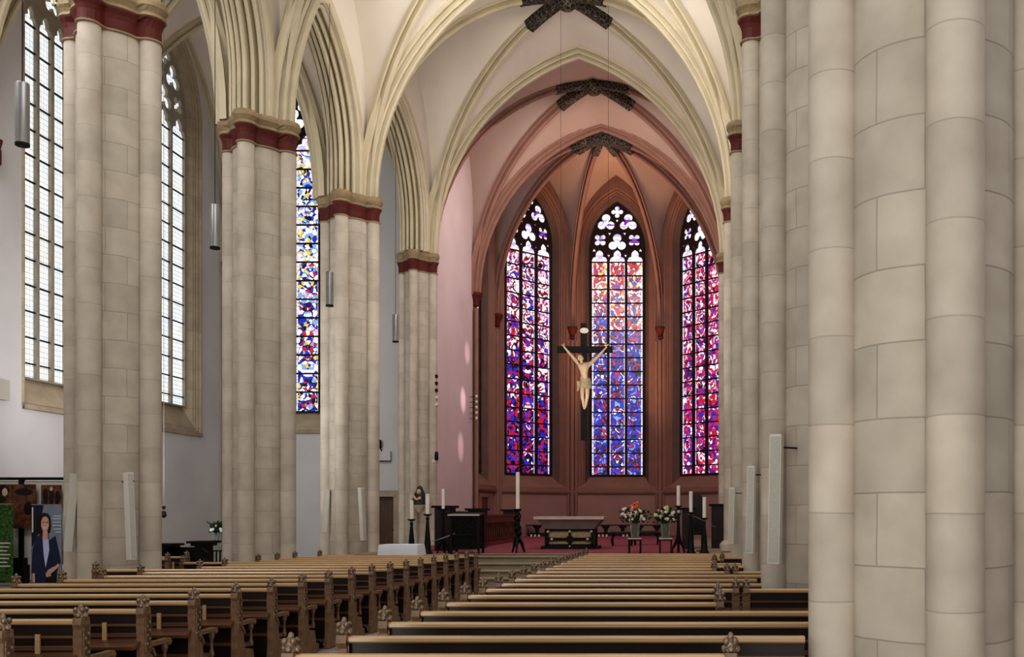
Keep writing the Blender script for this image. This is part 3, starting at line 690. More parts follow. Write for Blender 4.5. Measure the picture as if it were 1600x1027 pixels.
def make_pew(x0, x1, ends, loc, rz, label, group):
    key = (round(x0, 2), round(x1, 2))
    root = empty('church_pew', loc, label, 'pew', group, None, rz)
    if key not in cache:
        d = {}
        d['top_rail'] = (MB().cham(x0, x1, -.035, .045, .915, .962, .012), 'rail')
        b = MB().box(x0, x1, .0, .03, .12, .92)
        d['backrest'] = (b, 'darkwood')
        b = MB(); b.cham(x0, x1, -.014, .0, .70, .74, .004); b.cham(x0, x1, -.02, 0, .80, .825, .004); b.cham(x0, x1, -.014, 0, .38, .42, .004)
        n = max(1, round((x1-x0)/1.05))
        for k in range(n+1):
            xx = x0+(x1-x0)*k/n; b.box(max(x0, xx-.035), min(x1, xx+.035), -.013, 0, .15, .80)
        d['panel_frame'] = (b, 'ledge')
        d['book_shelf'] = (MB().prism([(-.15, .60), (-.0, .66), (-.0, .69), (-.16, .63)], 'x', x0, x1), 'ledge')
        d['seat'] = (MB().cham(x0, x1, .03, .42, .34, .375, .01), 'ledge')
        b = MB().cham(x0, x1, -.34, -.20, .12, .16, .012)
        for k in range(n+1):
            xx = x0+.1+(x1-x0-.2)*k/n; b.box(xx-.02, xx+.02, -.33, 0, .02, .12)
        d['kneeler'] = (b, 'darkwood')
        if x1 < 1:
            for k in range(n):
                xx = x1-(x1-x0)*(k+.3)/n
                d['batten'+str(k)] = (MB().box(xx-.02, xx+.02, -.03, -.013, .66, .84), 'rail')
        cache[key] = {}
        for nm, (mb, mt) in d.items():
            me = mb.mesh(nm); me.materials.append(M[mt]); cache[key][nm] = me
    for nm, me in cache[key].items(): inst(nm.rstrip('0123456789'), me, root, (0, 0, 0))
    for e in ends:
        x = x0 if e == 'l' else x1
        ep = inst('end_panel', EM, root, (x, 0, 0)); inst('finial', FM, ep, (0, 0, .975)); inst('carving', CM, ep, (0, 0, 0))
        inst('armrest', AM, root, (x, 0, 0))
    return root
ordn = ['first', 'second', 'third', 'fourth', 'fifth', 'sixth', 'seventh', 'eighth', 'ninth', 'tenth', 'eleventh', 'twelfth', 'thirteenth', 'fourteenth', 'fifteenth', 'sixteenth', 'seventeenth', 'eighteenth', 'nineteenth', 'twentieth', 'twenty-first']
RZ = math.radians(1.6)
for i in range(18):
    Y = 7.08+.901*i; z = 1.215-.0072*i
    X = -5.1
    if any(abs(Y-(PY[k]+.1)) < 1.0 for k in (2, 3)) or Y < 16: xl = -8.7 if Y > 11 else -10.2
    elif Y > 19.5: xl = -8.9
    else: xl = -9.95
    if Y < 15: xl = -8.75
    if Y < 11: xl = -9.6
    make_pew(xl-X, 0, 'lr', (X, Y, z-.962), RZ, 'carved oak pew in the plain window block, %s row from the chancel steps' % ordn[17-i], 'pews on the side of the plain windows')
for j in range(19):
    Y = 5.83+.885*j; z = 1.235-.0048*j; X = -2.45; 
    xr = {0: .22, 1: .77, 2: 1.0, 4: .25, 5: .25, 6: .48, 7: .84, 8: .84, 10: .5, 11: .32, 12: .84, 13: .84, 14: .38, 15: .55, 17: .84, 18: .84}.get(j, 2.7)
    make_pew(0, xr-X, 'l' if xr in (.77, .84, 1.0) else 'lr', (X, Y, z-.962), 0, 'carved oak pew in the huge pillar block, %s row from the chancel steps' % ordn[18-j], 'pews on the side of the huge pillar')
for n_, (Y, ln) in enumerate(((13.72, 1.6), (18.75, 1.6), (24.0, 1.2))):
    pass
make_pew(0, 2.0, 'l', (.6, 11.14, 1.235-.0048*6-.962), 0, 'short oak pew running up to the pillar behind the huge one', None)
make_pew(0, 2.0, 'l', (.62, 14.68, 1.235-.0048*10-.962), 0, 'short oak pew between the two pillars with long white speakers', None)
make_pew(-1.95, 0, 'lr', (at(292, 0, 21.6).x, 21.6, fz(21.6)), 0, 'short oak side pew in front of the black bench', None)
make_pew(-1.95, 0, 'lr', (at(262, 0, 20.6).x, 20.6, fz(20.6)), 0, 'short oak side pew mostly hidden by the first pillar', None)

# ------------------------------------------------------------------ hanging lamps and speakers
lampl = ['grey metal tube lamp hanging before the plain window, largest of the tube lamps',
         'grey metal tube lamp hanging between the first and second pillars', 'slim grey tube lamp hanging beside the stained aisle window',
         'smallest grey tube lamp hanging near the chancel pillar']
for k, (px, y0, y1, Y) in enumerate(((35, 130, 228, 15.0), (336, 320, 389, 20.2), (515, 425, 479, 25.6), (618, 492, 535, 31.4))):
    t = at(px, y0, Y); b = at(px, y1, Y)
    r = empty('pendant_lamp', (b.x, b.y, b.z), lampl[k], 'hanging lamp', 'tube lamps under the arcade')
    h = t.z-b.z; rad = .098
    MB().lathe([(rad, .03), (rad, h-.02), (rad*.9, h), (.02, h+.01)], b, 20).build('lamp_tube', M['steel'], r, 40)
    MB().lathe([(rad*.96, -.005), (rad*1.03, 0), (rad*1.03, .035), (rad, .04)], b, 20).build('rim', M['black'], r)
    MB().tube([t, (t.x, t.y, SPR+SAP-.05)], .007, 6).build('cable', M['black'], r)
spl = ['long white speaker tilted on the pillar just behind the huge one', 'long white speaker on the second slim pillar', 'thin white speaker on the third slim pillar',
       'long narrow speaker on first pillar, on its aisle facing side', 'long narrow speaker on first pillar beside the portrait banner', 'narrow speaker on the pillar by the stained aisle window, nave side', 'narrow speaker on shaded edge of the pillar by the stained aisle window']
for k, (px, y0, y1, Y, pc, ang, w) in enumerate(((1210, 678, 882, 11.85, (RX, 12.5), -20, .15), (1172, 728, 865, 16.95, (RX, 17.5), -20, .13), (1143, 762, 850, 22.35, (RX, 22.9), -20, .13),
        (206, 738, 875, 16.7, (LX[2], 17.5), 60, .11), (106, 740, 862, 17.0, (LX[2], 17.5), -60, .11), (568, 762, 845, 27.65, (LX[4], 28.4), 60, .12), (506, 765, 832, 27.9, (LX[4], 28.4), -60, .12))):
    t = at(px, y0, Y); b = at(px, y1, Y); h = t.z-b.z
    r = empty('column_speaker', (b.x, b.y, b.z), spl[k], 'speaker', 'column speakers on the pillars')
    # built upright at the origin, then turned
    def put(mb, nm, mt, par=r):
        me = mb.mesh(nm); me.transform(Matrix.Rotation(math.radians(-4), 4, 'X')); me.transform(Matrix.Rotation(math.radians(ang), 4, 'Z'))
        me.materials.append(M[mt]); o = bpy.data.objects.new(nm, me); C.objects.link(o); o.parent = par; return o
    put(MB().box(-w/2, w/2, -.06, .07, 0, h), 'casing', 'white')
    put(MB().box(-w/2+.015, w/2-.015, -.068, -.058, .03, h-.03), 'grille', 'grill')
    d = Vector((pc[0]-b.x, pc[1]-b.y, 0)); L_ = max(.1, d.length-.58); d.normalize()
    MB().tube([(b.x, b.y+.05, b.z+h*.9), (b.x+d.x*L_, b.y+d.y*L_, b.z+h*.9)], .012, 6).build('wall_bracket', M['black'], r)

# ------------------------------------------------------------------ crucifix
CY = 31.0
c0 = at(912, 688, CY); ctop = at(912, 505, CY); cb = at(912, 546, CY)
r = empty('hanging_crucifix', (c0.x, CY, c0.z), 'large black wooden cross with pale carved figure hanging above the altar', 'crucifix')
MB().box(c0.x-.1, c0.x+.1, CY, CY+.14, c0.z, ctop.z).build('upright_beam', M['black'], r)
xl, xr_ = at(870, 546, CY).x, at(957, 546, CY).x
MB().box(xl, xr_, CY+.005, CY+.135, cb.z-.1, cb.z+.1).build('cross_beam', M['black'], r)
p = at(913, 517, CY); MB().lathe([(.17, -.02), (.19, 0), (.17, .02)], n=16).v
mb = MB(); mb.prism([(p.x+.14*math.cos(a*PI/8), p.z+.09*math.sin(a*PI/8)) for a in range(16)], 'y', CY-.04, CY); mb.build('title_plate', M['altarstone'], r)
for s in (xl+.12, xr_-.14):
    MB().tube([(s, CY+.07, cb.z+.1), (s, CY+.07, 19.0)], .005, 5).build('suspension_wire', M['black'], r)
def skinned(name, joints, edges, mat, parent, loc, sub=2):
    me = bpy.data.meshes.new(name); me.from_pydata([j[0] for j in joints], edges, [])
    o = bpy.data.objects.new(name, me); C.objects.link(o); me.materials.append(mat)
    m = o.modifiers.new('skin', 'SKIN'); sk = me.skin_vertices[0].data if me.skin_vertices else None
    if sk is None:
        bm = bmesh.new(); bm.from_mesh(me); bm.verts.layers.skin.verify(); bm.to_mesh(me); bm.free(); sk = me.skin_vertices[0].data
    for i, j in enumerate(joints):
        rr = j[1]; sk[i].radius = rr if isinstance(rr, tuple) else (rr, rr); sk[i].use_root = (i == 0)
    m.use_smooth_shade = True
    s = o.modifiers.new('sub', 'SUBSURF'); s.levels = sub; s.render_levels = sub
    o.parent = parent; o.location = loc; return o
def q(px, py, dy=-.12):
    v = at(px, py, CY); return (v.x-c0.x, dy, v.z-c0.z)
J = [(q(915, 600, -.16), (.13, .10)), (q(914, 590, -.18), (.115, .09)), (q(913.5, 580, -.2), (.15, .11)), (q(914, 572, -.17), (.14, .09)), (q(913, 567.5, -.17), .055),
     (q(906, 570.5, -.13), .07), (q(893, 556, -.08), .05), (q(882.5, 543.5, -.04), .032), (q(880.5, 541, -.03), .03),
     (q(922, 570.5, -.13), .07), (q(935.5, 557, -.08), .05), (q(946, 545, -.04), .032), (q(948.5, 542, -.03), .03),
     (q(911.5, 604, -.17), .095), (q(911, 619, -.24), .068), (q(912.5, 634, -.12), .045), (q(914, 641, -.10), .035),
     (q(918.5, 604, -.17), .095), (q(919, 619, -.24), .068), (q(916, 633, -.13), .045), (q(914.8, 639.5, -.15), .035)]
E = [(0, 1), (1, 2), (2, 3), (3, 4), (3, 5), (5, 6), (6, 7), (7, 8), (3, 9), (9, 10), (10, 11), (11, 12), (0, 13), (13, 14), (14, 15), (15, 16), (0, 17), (17, 18), (18, 19), (19, 20)]
fg = skinned('carved_figure', J, E, M['skin'], r, (0, 0, 0)); fg['label'] = 'pale carved figure with outstretched arms'
hd = q(910.5, 561.5, -.24)
mb = MB().ball((0, 0, 0), .095, 14, 10, sz=1.25); mb.ball((-.01, -.1, -.02), .022, 8, 6); mb.ball((.0, -.05, -.1), .05, 10, 6, sz=1.2)
for e_ in (-1, 1): mb.ball((e_*.035, -.088, .02), .014, 6, 5)
o = link('head', mb.mesh('head'), M['skin'], None, True); o.location = Vector(hd)+o.location; o.parent = fg; o.rotation_euler = (.25, -.2, 0)
mb = MB()
for k in range(26):
    a = 2*PI*k/26; mb.ball((.095*math.cos(a), .085*math.sin(a)+.01, .035+.02*math.sin(a*5)), .026, 6, 5)
for k in range(14):
    a = PI*k/13; mb.ball((.09*math.cos(a), .07*math.sin(a)+.02, -.02-.05*(k % 3)), .034, 6, 5)
mb.ball((0, .0, .075), .112, 12, 8)
mb.ball((.09, 0, -.02), .045, 8, 6); mb.ball((-.09, 0, -.02), .045, 8, 6); mb.ball((-.08, -.02, -.09), .04, 8, 6); mb.ball((.08, .0, -.09), .04, 8, 6)
o = link('hair', mb.mesh('hair'), M['hairdark'], None, True); o.location = Vector(hd)+o.location; o.parent = fg
w0 = Vector(q(915, 600, -.16)); mb = MB()
pr = []
vs = []; fs = []; nn_ = 28
for j in range(7):
    zz = .17-.055*j; rr = .155+.012*j
    for k in range(nn_):
        a = 2*PI*k/nn_; e = 1+.07*math.sin(a*7+j*.9); vs.append((w0.x+rr*e*math.cos(a), w0.y+.75*rr*e*math.sin(a), w0.z+zz+.03*math.sin(a*2)))
for j in range(6):
    for k in range(nn_): fs.append((j*nn_+k, j*nn_+(k+1) % nn_, (j+1)*nn_+(k+1) % nn_, (j+1)*nn_+k))
mb.add(vs, fs); mb.tube([w0+Vector((-.15, -.05, .12)), w0+Vector((-.21, -.06, .05)), w0+Vector((-.2, -.04, -.12)), w0+Vector((-.23, -.04, -.26))], [.04, .06, .05, .02])
o = link('loin_cloth', mb.mesh('loin_cloth'), M['robe'], None, True); o.parent = r
hm = []
for hx, s in ((880.5, -1), (948.5, 1)):
    h0 = Vector(q(hx, 541, -.03))
    for f_ in range(4):
        a = s*(.5-f_*.28)+ (0); ln = (.07, .085, .08, .065)[f_]
        d = Vector((s*math.cos(a*1.0)*.75, -.25, math.sin(.4+f_*.35))).normalized()
        mb = MB().tube([h0+d*.01, h0+d*ln*.6, h0+d*ln+Vector((0, -.03, -.01))], [.014, .012, .008], 6); o = link('finger', mb.mesh('finger'), M['skin'], None, True); o.parent = fg
    mb = MB().tube([h0, h0+Vector((-s*.03, -.04, .05)), h0+Vector((-s*.02, -.07, .07))], [.015, .012, .009], 6); o = link('thumb', mb.mesh('thumb'), M['skin'], None, True); o.parent = fg

# ------------------------------------------------------------------ altar
a0 = at(893, 860, 30.5); AX, AYY = a0.x, 30.5
r = empty('altar', (AX, AYY, CH+.012), 'stone altar with flared pale top and black framed ochre front', 'altar')
MB().box(AX-.9, AX+.9, AYY-.5, AYY+.5, CH+.012, CH+.1).build('altar_step', M['black'], r)
MB().box(AX-.72, AX+.72, AYY-.4, AYY+.4, CH+.1, 1.56).build('altar_block', M['altargold'], r)
mb = MB()
for s in (-1, 1):
    for e in (-1, 1): mb.box(AX+s*.72-.06, AX+s*.72+.06, AYY+e*.4-.05, AYY+e*.4+.05, CH+.1, 1.56)
mb.box(AX-.76, AX+.76, AYY-.45, AYY-.39, CH+.1, CH+.17).box(AX-.76, AX+.76, AYY-.45, AYY-.39, 1.49, 1.58).box(AX-.04, AX+.04, AYY-.44, AYY-.39, CH+.1, 1.56).box(AX-.7, AX+.7, AYY-.44, AYY-.39, 1.19, 1.29)
mb.build('altar_frame', M['black'], r)
mb = MB()
zc = 1.24
mb.lathe([(.02, -.05), (.13, -.03), (.13, .0)], n=8).v.clear(); mb.f.clear(); mb.mi.clear()
mb.prism([(AX+.12*math.cos(k*PI/8), zc+.12*math.sin(k*PI/8)) for k in range(16)], 'y', AYY-.47, AYY-.43)
for s in (-1, 1):
    for e in (-1, 1):
        mb.prism([(AX+s*.05, zc+e*.0), (AX+s*.64, zc+e*.07), (AX+s*.62, zc+e*.02)], 'y', AYY-.46, AYY-.43)
mb.build('altar_cross', M['black'], r)
mb = MB()
for dx, dz in ((0, .24), (0, -.24), (.56, 0), (-.56, 0), (.68, .24), (-.68, .24)): MB().ball((AX+dx, AYY-.46, zc+dz), .045, 8, 6).build('stud', M['altarstone'], r, True)
def frustum(z0, z1, a, b, c, d): 
    v = [(AX-a, AYY-b, z0), (AX+a, AYY-b, z0), (AX+a, AYY+b, z0), (AX-a, AYY+b, z0), (AX-c, AYY-d, z1), (AX+c, AYY-d, z1), (AX+c, AYY+d, z1), (AX-c, AYY+d, z1)]
    return v, [(0, 3, 2, 1), (4, 5, 6, 7), (0, 1, 5, 4), (1, 2, 6, 5), (2, 3, 7, 6), (3, 0, 4, 7)]
MB().add(*frustum(1.56, 1.86, .75, .48, 1.0, .62)).build('flared_stone', M['altargrey'], r)
MB().add(*frustum(1.86, 1.95, 1.08, .7, 1.1, .72)).build('altar_top', M['altarstone'], r)

# ------------------------------------------------------------------ candles
def candle(px, ytop, ycup, Y, rad, kind, label, base=CH):
    t = at(px, ytop, Y); c = at(px, ycup, Y)
    r = empty('standing_candlestick', (c.x, Y, base), label, 'candle')
    h = c.z-base
    if kind == 'cone':
        MB().lathe([(.14, 0), (.14, .03), (.10, .08), (.075, h*.4), (.04, h*.8), (.03, h-.16), (.05, h-.14), (.05, h-.1), (.03, h-.06)], (c.x, Y, base), 12).build('stand', M['black'], r, 40)
        MB().ball((c.x, Y, c.z-.11), .05, 10, 6).build('knob', M['steel'], r, True)
    elif kind == 'twist':
        mb = MB()
        for k in range(3):
            a0_ = 2*PI*k/3
            mb.tube([(c.x+.06*math.cos(a0_+i*.5)*(1+.5*math.sin(i*.9)), Y+.06*math.sin(a0_+i*.5)*(1+.5*math.sin(i*.9)), base+.3+i*(h-.34)/20) for i in range(21)], .032, 6)
            mb.ball((c.x+.04*math.cos(a0_), Y, base+h*.45+.14*k), .085, 8, 6)
        mb.build('stand', M['black'], r, 40)
        mb = MB()
        for k in range(3):
            a0_ = 2*PI*k/3+.5; mb.tube([(c.x, Y, base+.45), (c.x+.12*math.cos(a0_), Y+.12*math.sin(a0_), base+.28), (c.x+.2*math.cos(a0_), Y+.2*math.sin(a0_), base+.02)], [.06, .05, .03], 7)
        mb.build('tripod_foot', M['black'], r, 40)
    else:
        MB().lathe([(.05, .3), (.06, .4), (.035, h*.7), (.035, h-.05)], (c.x, Y, base), 10).ball((c.x, Y, c.z-.12), .06, 8, 6).build('stand', M['black'], r, 40)
        for s in (-1, 1):
            MB().tube([(c.x, Y, base+.5), (c.x+s*.07, Y, base+.3), (c.x+s*.15, Y, base+.16), (c.x+s*.17, Y, base+.01)], [.05, .045, .035, .03], 7).build('foot', M['black'], r, 40)
        MB().tube([(c.x, Y, base+.45), (c.x, Y+.1, base+.2), (c.x, Y+.15, base+.01)], .035, 7).build('foot', M['black'], r, 40)
    MB().lathe([(.02, -.05), (rad+.05, -.02), (rad+.06, .01), (rad+.02, .01)], c, 14).build('drip_pan', M['black'], r)
    cd = MB().lathe([(rad, 0), (rad, t.z-c.z-.01), (rad*.6, t.z-c.z)], c, 14).build('candle', M['wax'], r, 50)
    MB().tube([t, t+Vector((0, 0, .03))], .006, 5).build('wick', M['black'], cd)
    return r
candle(809, 738, 796, 27.5, .056, 'twist', 'tallest white candle on twisted black stand before the altar')
candle(643, 782, 812, 26.8, .055, 'cone', 'white candle on tapering black stand nearest the white clothed table')
candle(668, 772, 804, 26.9, .06, 'cone', 'white candle on tapering black stand below the bracket statue')
candle(692.5, 764, 796, 27.2, .045, 'tri', 'thin white candle on tripod stand in front of the dark stalls')
candle(1060, 759, 791, 27.3, .05, 'tri', 'tallest of three white candles right beside the flower vases')
candle(1079.5, 768, 801, 27.3, .052, 'cone', 'middle of three stepped white candles near the slim pillars')
candle(1100.5, 777, 810, 27.3, .052, 'cone', 'lowest of three stepped white candles near the slim pillars')

# ------------------------------------------------------------------ flowers
def bouquet(c, w, h, n, seed, parent, stems=True):
    rnd = random.Random(seed); lf = MB()
    for k in range(150):
        a = rnd.uniform(0, 2*PI); rr = w*rnd.random()**.6; z = h*rnd.uniform(.05, .85)*(1-.3*rr/w)
        p = Vector((c[0]+rr*math.cos(a), c[1]+rr*math.sin(a)*.6, c[2]+z)); d = Vector((rnd.uniform(-1, 1), rnd.uniform(-1, 1), rnd.uniform(.2, 1))).normalized()*.11; s = d.cross(Vector((0, 1, .3))).normalized()*.028
        lf.add([p, p+d*.5+s, p+d, p+d*.5-s], [(0, 1, 2, 3)])
    for k in range(14):
        a = rnd.uniform(0, 2*PI); e = (c[0]+w*.8*math.cos(a), c[1]+w*.4*math.sin(a), c[2]+h*rnd.uniform(.4, .95)); lf.tube([(c[0], c[1], c[2]-.25), (c[0]+(e[0]-c[0])*.3, c[1], c[2]+.1), e], .008, 4)
    lf.build('foliage', M['leaf'], parent)
    for k in range(n):
        a = rnd.uniform(0, 2*PI); rr = w*rnd.random()**.5; z = h*(.25+.7*rnd.random())*(1-.15*rr/w)
        p = (c[0]+rr*math.cos(a), c[1]-.12-rnd.random()*.1, c[2]+z); s = rnd.uniform(.022, .046); mb = MB()
        for j in range(6):
            b = 2*PI*j/6; mb.ball((p[0]+s*.7*math.cos(b), p[1], p[2]+s*.7*math.sin(b)), s*.55, 6, 4)
        mb.ball(p, s*.5, 6, 4)
        m_ = FLOW[rnd.choice([0, 0, 0, 1, 1, 3, 4, 5, 0])] if (k or seed != 5) else FLOW[2]
        if k == 0 and seed == 5:
            mb = MB()
            for j in range(10): mb.ball((c[0]+rnd.uniform(-.09, .09), c[1]-.1, c[2]+h*.95+rnd.uniform(-.06, .08)), .05, 6, 5)
        mb.build('blossom', m_, parent, True)
for k, (px, lb, st_) in enumerate(((992, 'glass vase of mixed flowers with orange bloom, standing nearer the altar', 'black square flower stool under the vase nearer the altar'),
                                (1040, 'glass vase of yellow and white flowers beside the three candles', 'black square flower stool under the vase by the three candles'))):
    Y = 27.35; b = at(px, 841, Y); s = empty('flower_stool', (b.x, Y, CH), st_, 'stool', 'flower stools')
    MB().box(b.x-.19, b.x+.19, Y-.19, Y+.19, b.z-.03, b.z).build('stool_top', M['altarstone'], s)
    MB().box(b.x-.18, b.x+.18, Y-.18, Y+.18, b.z-.07, b.z-.03).build('apron', M['black'], s)
    for sx in (-1, 1):
        for sy in (-1, 1): MB().box(b.x+sx*.16-.018, b.x+sx*.16+.018, Y+sy*.16-.018, Y+sy*.16+.018, CH, b.z-.06).build('leg', M['black'], s)
    v = empty('flower_vase', (b.x, Y, b.z), lb, 'flowers', 'flower vases beside the altar')
    MB().lathe([(.10, 0), (.12, .02), (.13, .2), (.14, .42)], (b.x, Y, b.z), 16).build('vase', M['glass'], v, 50)
    bouquet((b.x, Y, b.z+.40), .40, .55, 30, 5+k, v)
    MB().tube([(b.x-.03, Y, b.z+.03), (b.x-.04, Y, b.z+.5)], .02, 5).tube([(b.x+.04, Y, b.z+.03), (b.x, Y+.03, b.z+.5)], .02, 5).tube([(b.x, Y-.04, b.z+.03), (b.x+.05, Y, b.z+.5)], .02, 5).build('stems', M['leaf'], v)

# ------------------------------------------------------------------ chancel furniture
def lattice_ambo():
    x0, x1 = at(708, 0, 27).x, at(750, 0, 27).x; z0, z1 = CH, at(0, 806, 27).z; Y0, Y1 = 26.8, 27.4
    r = empty('ambo', ((x0+x1)/2, 27.1, CH), 'black wrought iron lectern with pale edged top at the chancel steps', 'lectern')
    mb = MB()
    for x in (x0, x1):
        for y in (Y0, Y1): mb.box(x-.03, x+.03, y-.03, y+.03, z0, z1)
    for z in (z0+.15, (z0+z1)/2, z1-.04): mb.box(x0, x1, Y0-.02, Y0+.02, z-.02, z+.02).box(x0, x1, Y1-.02, Y1+.02, z-.02, z+.02)
    mb.build('frame', M['black'], r)
    mb = MB()
    for i in range(4):
        for j in range(6):
            cx = x0+(x1-x0)*(i+.5)/4; cz = z0+.15+(z1-z0-.2)*(j+.5)/6
            mb.tube([(cx+.07*math.cos(a*PI/5), Y0, cz+.065*math.sin(a*PI/5)) for a in range(11)], .011, 5)
    mb.box(x0+.03, x1-.03, Y0+.05, Y0+.07, z0+.15, z1-.05)
    mb.build('lattice', M['black'], r)
    MB().prism([(Y0-.08, z1), (Y1+.05, z1+.05), (Y1+.05, z1+.08), (Y0-.08, z1+.035)], 'x', x0-.08, x1+.05).build('desk', M['blackwood'], r)
    MB().box(x0-.08, x1+.05, Y0-.1, Y0-.08, z1, z1+.035).build('edge_strip', M['white'], r)
    MB().tube([(x0+.1, Y0, z1-.5), (x0-.3, Y0-.05, z1-.65), (x0-.55, Y0, z1-.72)], .012, 5).build('microphone_arm', M['steel'], r)
lattice_ambo()
def stall(name, x0, x1, Y0, Y1, zt, label, cap=.08, mat='blackwood', base=CH):
    r = empty(name, ((x0+x1)/2, (Y0+Y1)/2, base), label, 'choir stall')
    MB().box(x0, x1, Y0, Y1, base, zt).build('stall_body', M[mat], r)
    MB().box(x0-cap, x1+cap, Y0-cap, Y1+cap, zt, zt+.07).build('cap', M['black'], r)
    w = (x1-x0); mb = MB(); n = 2
    for k in range(n):
        a = x0+w*(k+.12)/n; b = x0+w*(k+.88)/n; m = (a+b)/2; zz = zt-.25
        pts = [(a, base+.2), (b, base+.2), (b, zz)]+[(m+(b-a)/2*math.cos(t*PI/8), zz+(b-a)*.5*math.sin(t*PI/8)) for t in range(1, 8)]+[(a, zz)]
        mb.prism(pts, 'y', Y0-.02, Y0+.01)
    mb.build('carved_panel', M['darkwood'], r)
    return r
def xs(px, Y): return at(px, 0, Y).x
stall('stall_end', xs(679, 28.6), xs(703, 28.6), 28.6, 29.3, at(0, 794, 28.6).z, 'tall dark stall end behind the thin white candle')
stall('choir_stall', xs(704, 29.7), xs(738, 29.7), 29.7, 30.2, at(0, 803, 29.7).z, 'low dark choir desk between the stall end and the iron lectern')
stall('stall_end', xs(731, 30.8), xs(755, 30.8), 30.8, 31.35, at(0, 798, 30.8).z, 'dark stall end with projecting cap behind the iron lectern')
stall('stall_end', xs(786, 38.2), xs(806, 38.2), 38.2, 38.8, at(0, 799, 38.2).z, 'dark capped stall end at the far end of the red balustrade')
r = empty('choir_balustrade', (-7.1, 34.8, CH), 'reddish oak balustrade of turned spindles running into the chancel', 'balustrade')
MB().box(-7.16, -7.02, 31.6, 38.1, 1.93, 2.0).build('hand_rail', M['redwood'], r)
MB().box(-7.13, -7.05, 31.6, 38.1, 1.72, 1.93).build('carved_frieze', M['redwood'], r)
MB().box(-7.18, -7.0, 31.6, 38.1, CH+.01, CH+.14).build('bottom_rail', M['redwood'], r)
MB().box(-7.5, -7.46, 31.6, 38.1, CH+.01, 1.72).build('back_boarding', M['darkwood'], r)
for k in range(18):
    MB().lathe([(.03, 0), (.045, .1), (.025, .2), (.04, .35), (.022, .5), (.03, .66)], (-7.09, 31.8+.36*k, CH+.13), 8).build('spindle', M['redwood'], r, 50)
# bench round the apse wall
def apse_bench(x0, x1, Y, label):
    r = empty('apse_bench', ((x0+x1)/2, Y, CH), label, 'bench')
    MB().box(x0, x1, Y-.45, Y, 1.42, 1.48).build('seat', M['blackwood'], r)
    n = int((x1-x0)/.8)
    for k in range(n):
        a = x0+(x1-x0)*(k+.5)/n; mb = MB()
        mb.prism([(a-.22, 1.42), (a-.1, 1.28), (a-.06, 1.05), (a-.1, CH+.01), (a+.1, CH+.01), (a+.06, 1.05), (a+.1, 1.28), (a+.22, 1.42)], 'y', Y-.4, Y-.3)
        mb.build('bracket_leg', M['black'], r)
    MB().box(x0, x1, Y-.1, Y-.04, CH+.01, 1.1).build('back_board', M['blackwood'], r)
apse_bench(-8.0, -5.9, 46.0, 'low black bench on scrolled legs along the apse wall beside the tallest candle')
apse_bench(-5.5, -1.4, 46.6, 'low black bench on scrolled legs along the apse wall behind altar and flowers')
for k, px in enumerate((830, 836, 842, 936, 942, 948, 974, 980)):
    p = at(px, 836, 45.2); b = MB().lathe([(.05, 0), (.05, .09), (.03, .1)], (p.x, 45.2, CH+.012), 10).build('tea_light', M['wax'])
    tag(b, 'small white tea light on the carpet before the apse bench', 'candle', 'tea lights before the apse bench')
for k, (px, Y, w, lb) in enumerate(((972, 33.0, .75, 'low dark bench table behind the first flower vase'), (1010, 34.0, .9, 'low dark bench table between and behind the two flower vases'))):
    c = xs(px, Y); r = empty('side_table', (c, Y, CH), lb, 'table')
    MB().box(c-w/2, c+w/2, Y-.25, Y+.25, 1.36, 1.42).build('table_top', M['blackwood'], r)
    for s in (-1, 1):
        for e in (-1, 1):
            MB().tube([(c+s*(w/2-.1), Y+e*.18, 1.36), (c+s*(w/2-.03), Y+e*.2, 1.15), (c+s*(w/2-.06), Y+e*.2, CH+.012)], [.045, .035, .025], 6).build('leg', M['black'], r, 40)
# celebrant furniture at the slim pillars
def chair(px, Y, w, zt, label):
    c = xs(px, Y); r = empty('presider_chair', (c, Y, CH), label, 'chair')
    MB().box(c-w/2, c+w/2, Y+.25, Y+.31, CH+.5, zt).prism([(c-w/2, zt), (c+w/2, zt), (c+w*.3, zt+.1), (c, zt+.16), (c-w*.3, zt+.1)], 'y', Y+.25, Y+.31).build('backrest', M['blackwood'], r)
    MB().box(c-w/2, c+w/2, Y-.25, Y+.3, CH+.42, CH+.5).build('seat', M['blackwood'], r)
    for s in (-1, 1):
        MB().box(c+s*w/2-.03, c+s*w/2+.03, Y-.25, Y-.19, CH, CH+.75).build('leg', M['black'], r)
        MB().box(c+s*w/2-.03, c+s*w/2+.03, Y+.25, Y+.31, CH, CH+.6).build('leg', M['black'], r)
        MB().box(c+s*w/2-.04, c+s*w/2+.04, Y-.28, Y+.28, CH+.72, CH+.77).build('armrest', M['blackwood'], r)
chair(1089, 31.8, .42, at(0, 778, 31.8).z, 'tall narrow dark chair behind the middle of the three candles')
stall('lectern_desk', xs(1066, 30.2), xs(1084, 30.2), 30.2, 30.7, at(0, 797, 30.2).z, 'dark reading desk behind the tallest of the three candles')['category'] = 'desk'
stall('choir_stall', xs(1112, 31), xs(1136, 31), 31, 31.7, at(0, 791, 31).z, 'dark stall with pointed panels against the last slim pillar')
r = empty('microphone_stand', (xs(1096, 28.6), 28.6, CH), 'thin black microphone stand with slanting boom behind the candles', 'microphone stand')
b = Vector((xs(1096, 28.6), 28.6, CH))
MB().tube([b, b+Vector((0, 0, .95))], .014, 6).build('pole', M['black'], r)
MB().tube([b+Vector((-.42, 0, 1.12)), b+Vector((0, 0, .95)), b+Vector((.42, 0, .72))], .012, 6).build('boom', M['steel'], r)
MB().lathe([(.16, 0), (.16, .02), (.03, .04)], b, 14).build('base', M['black'], r)
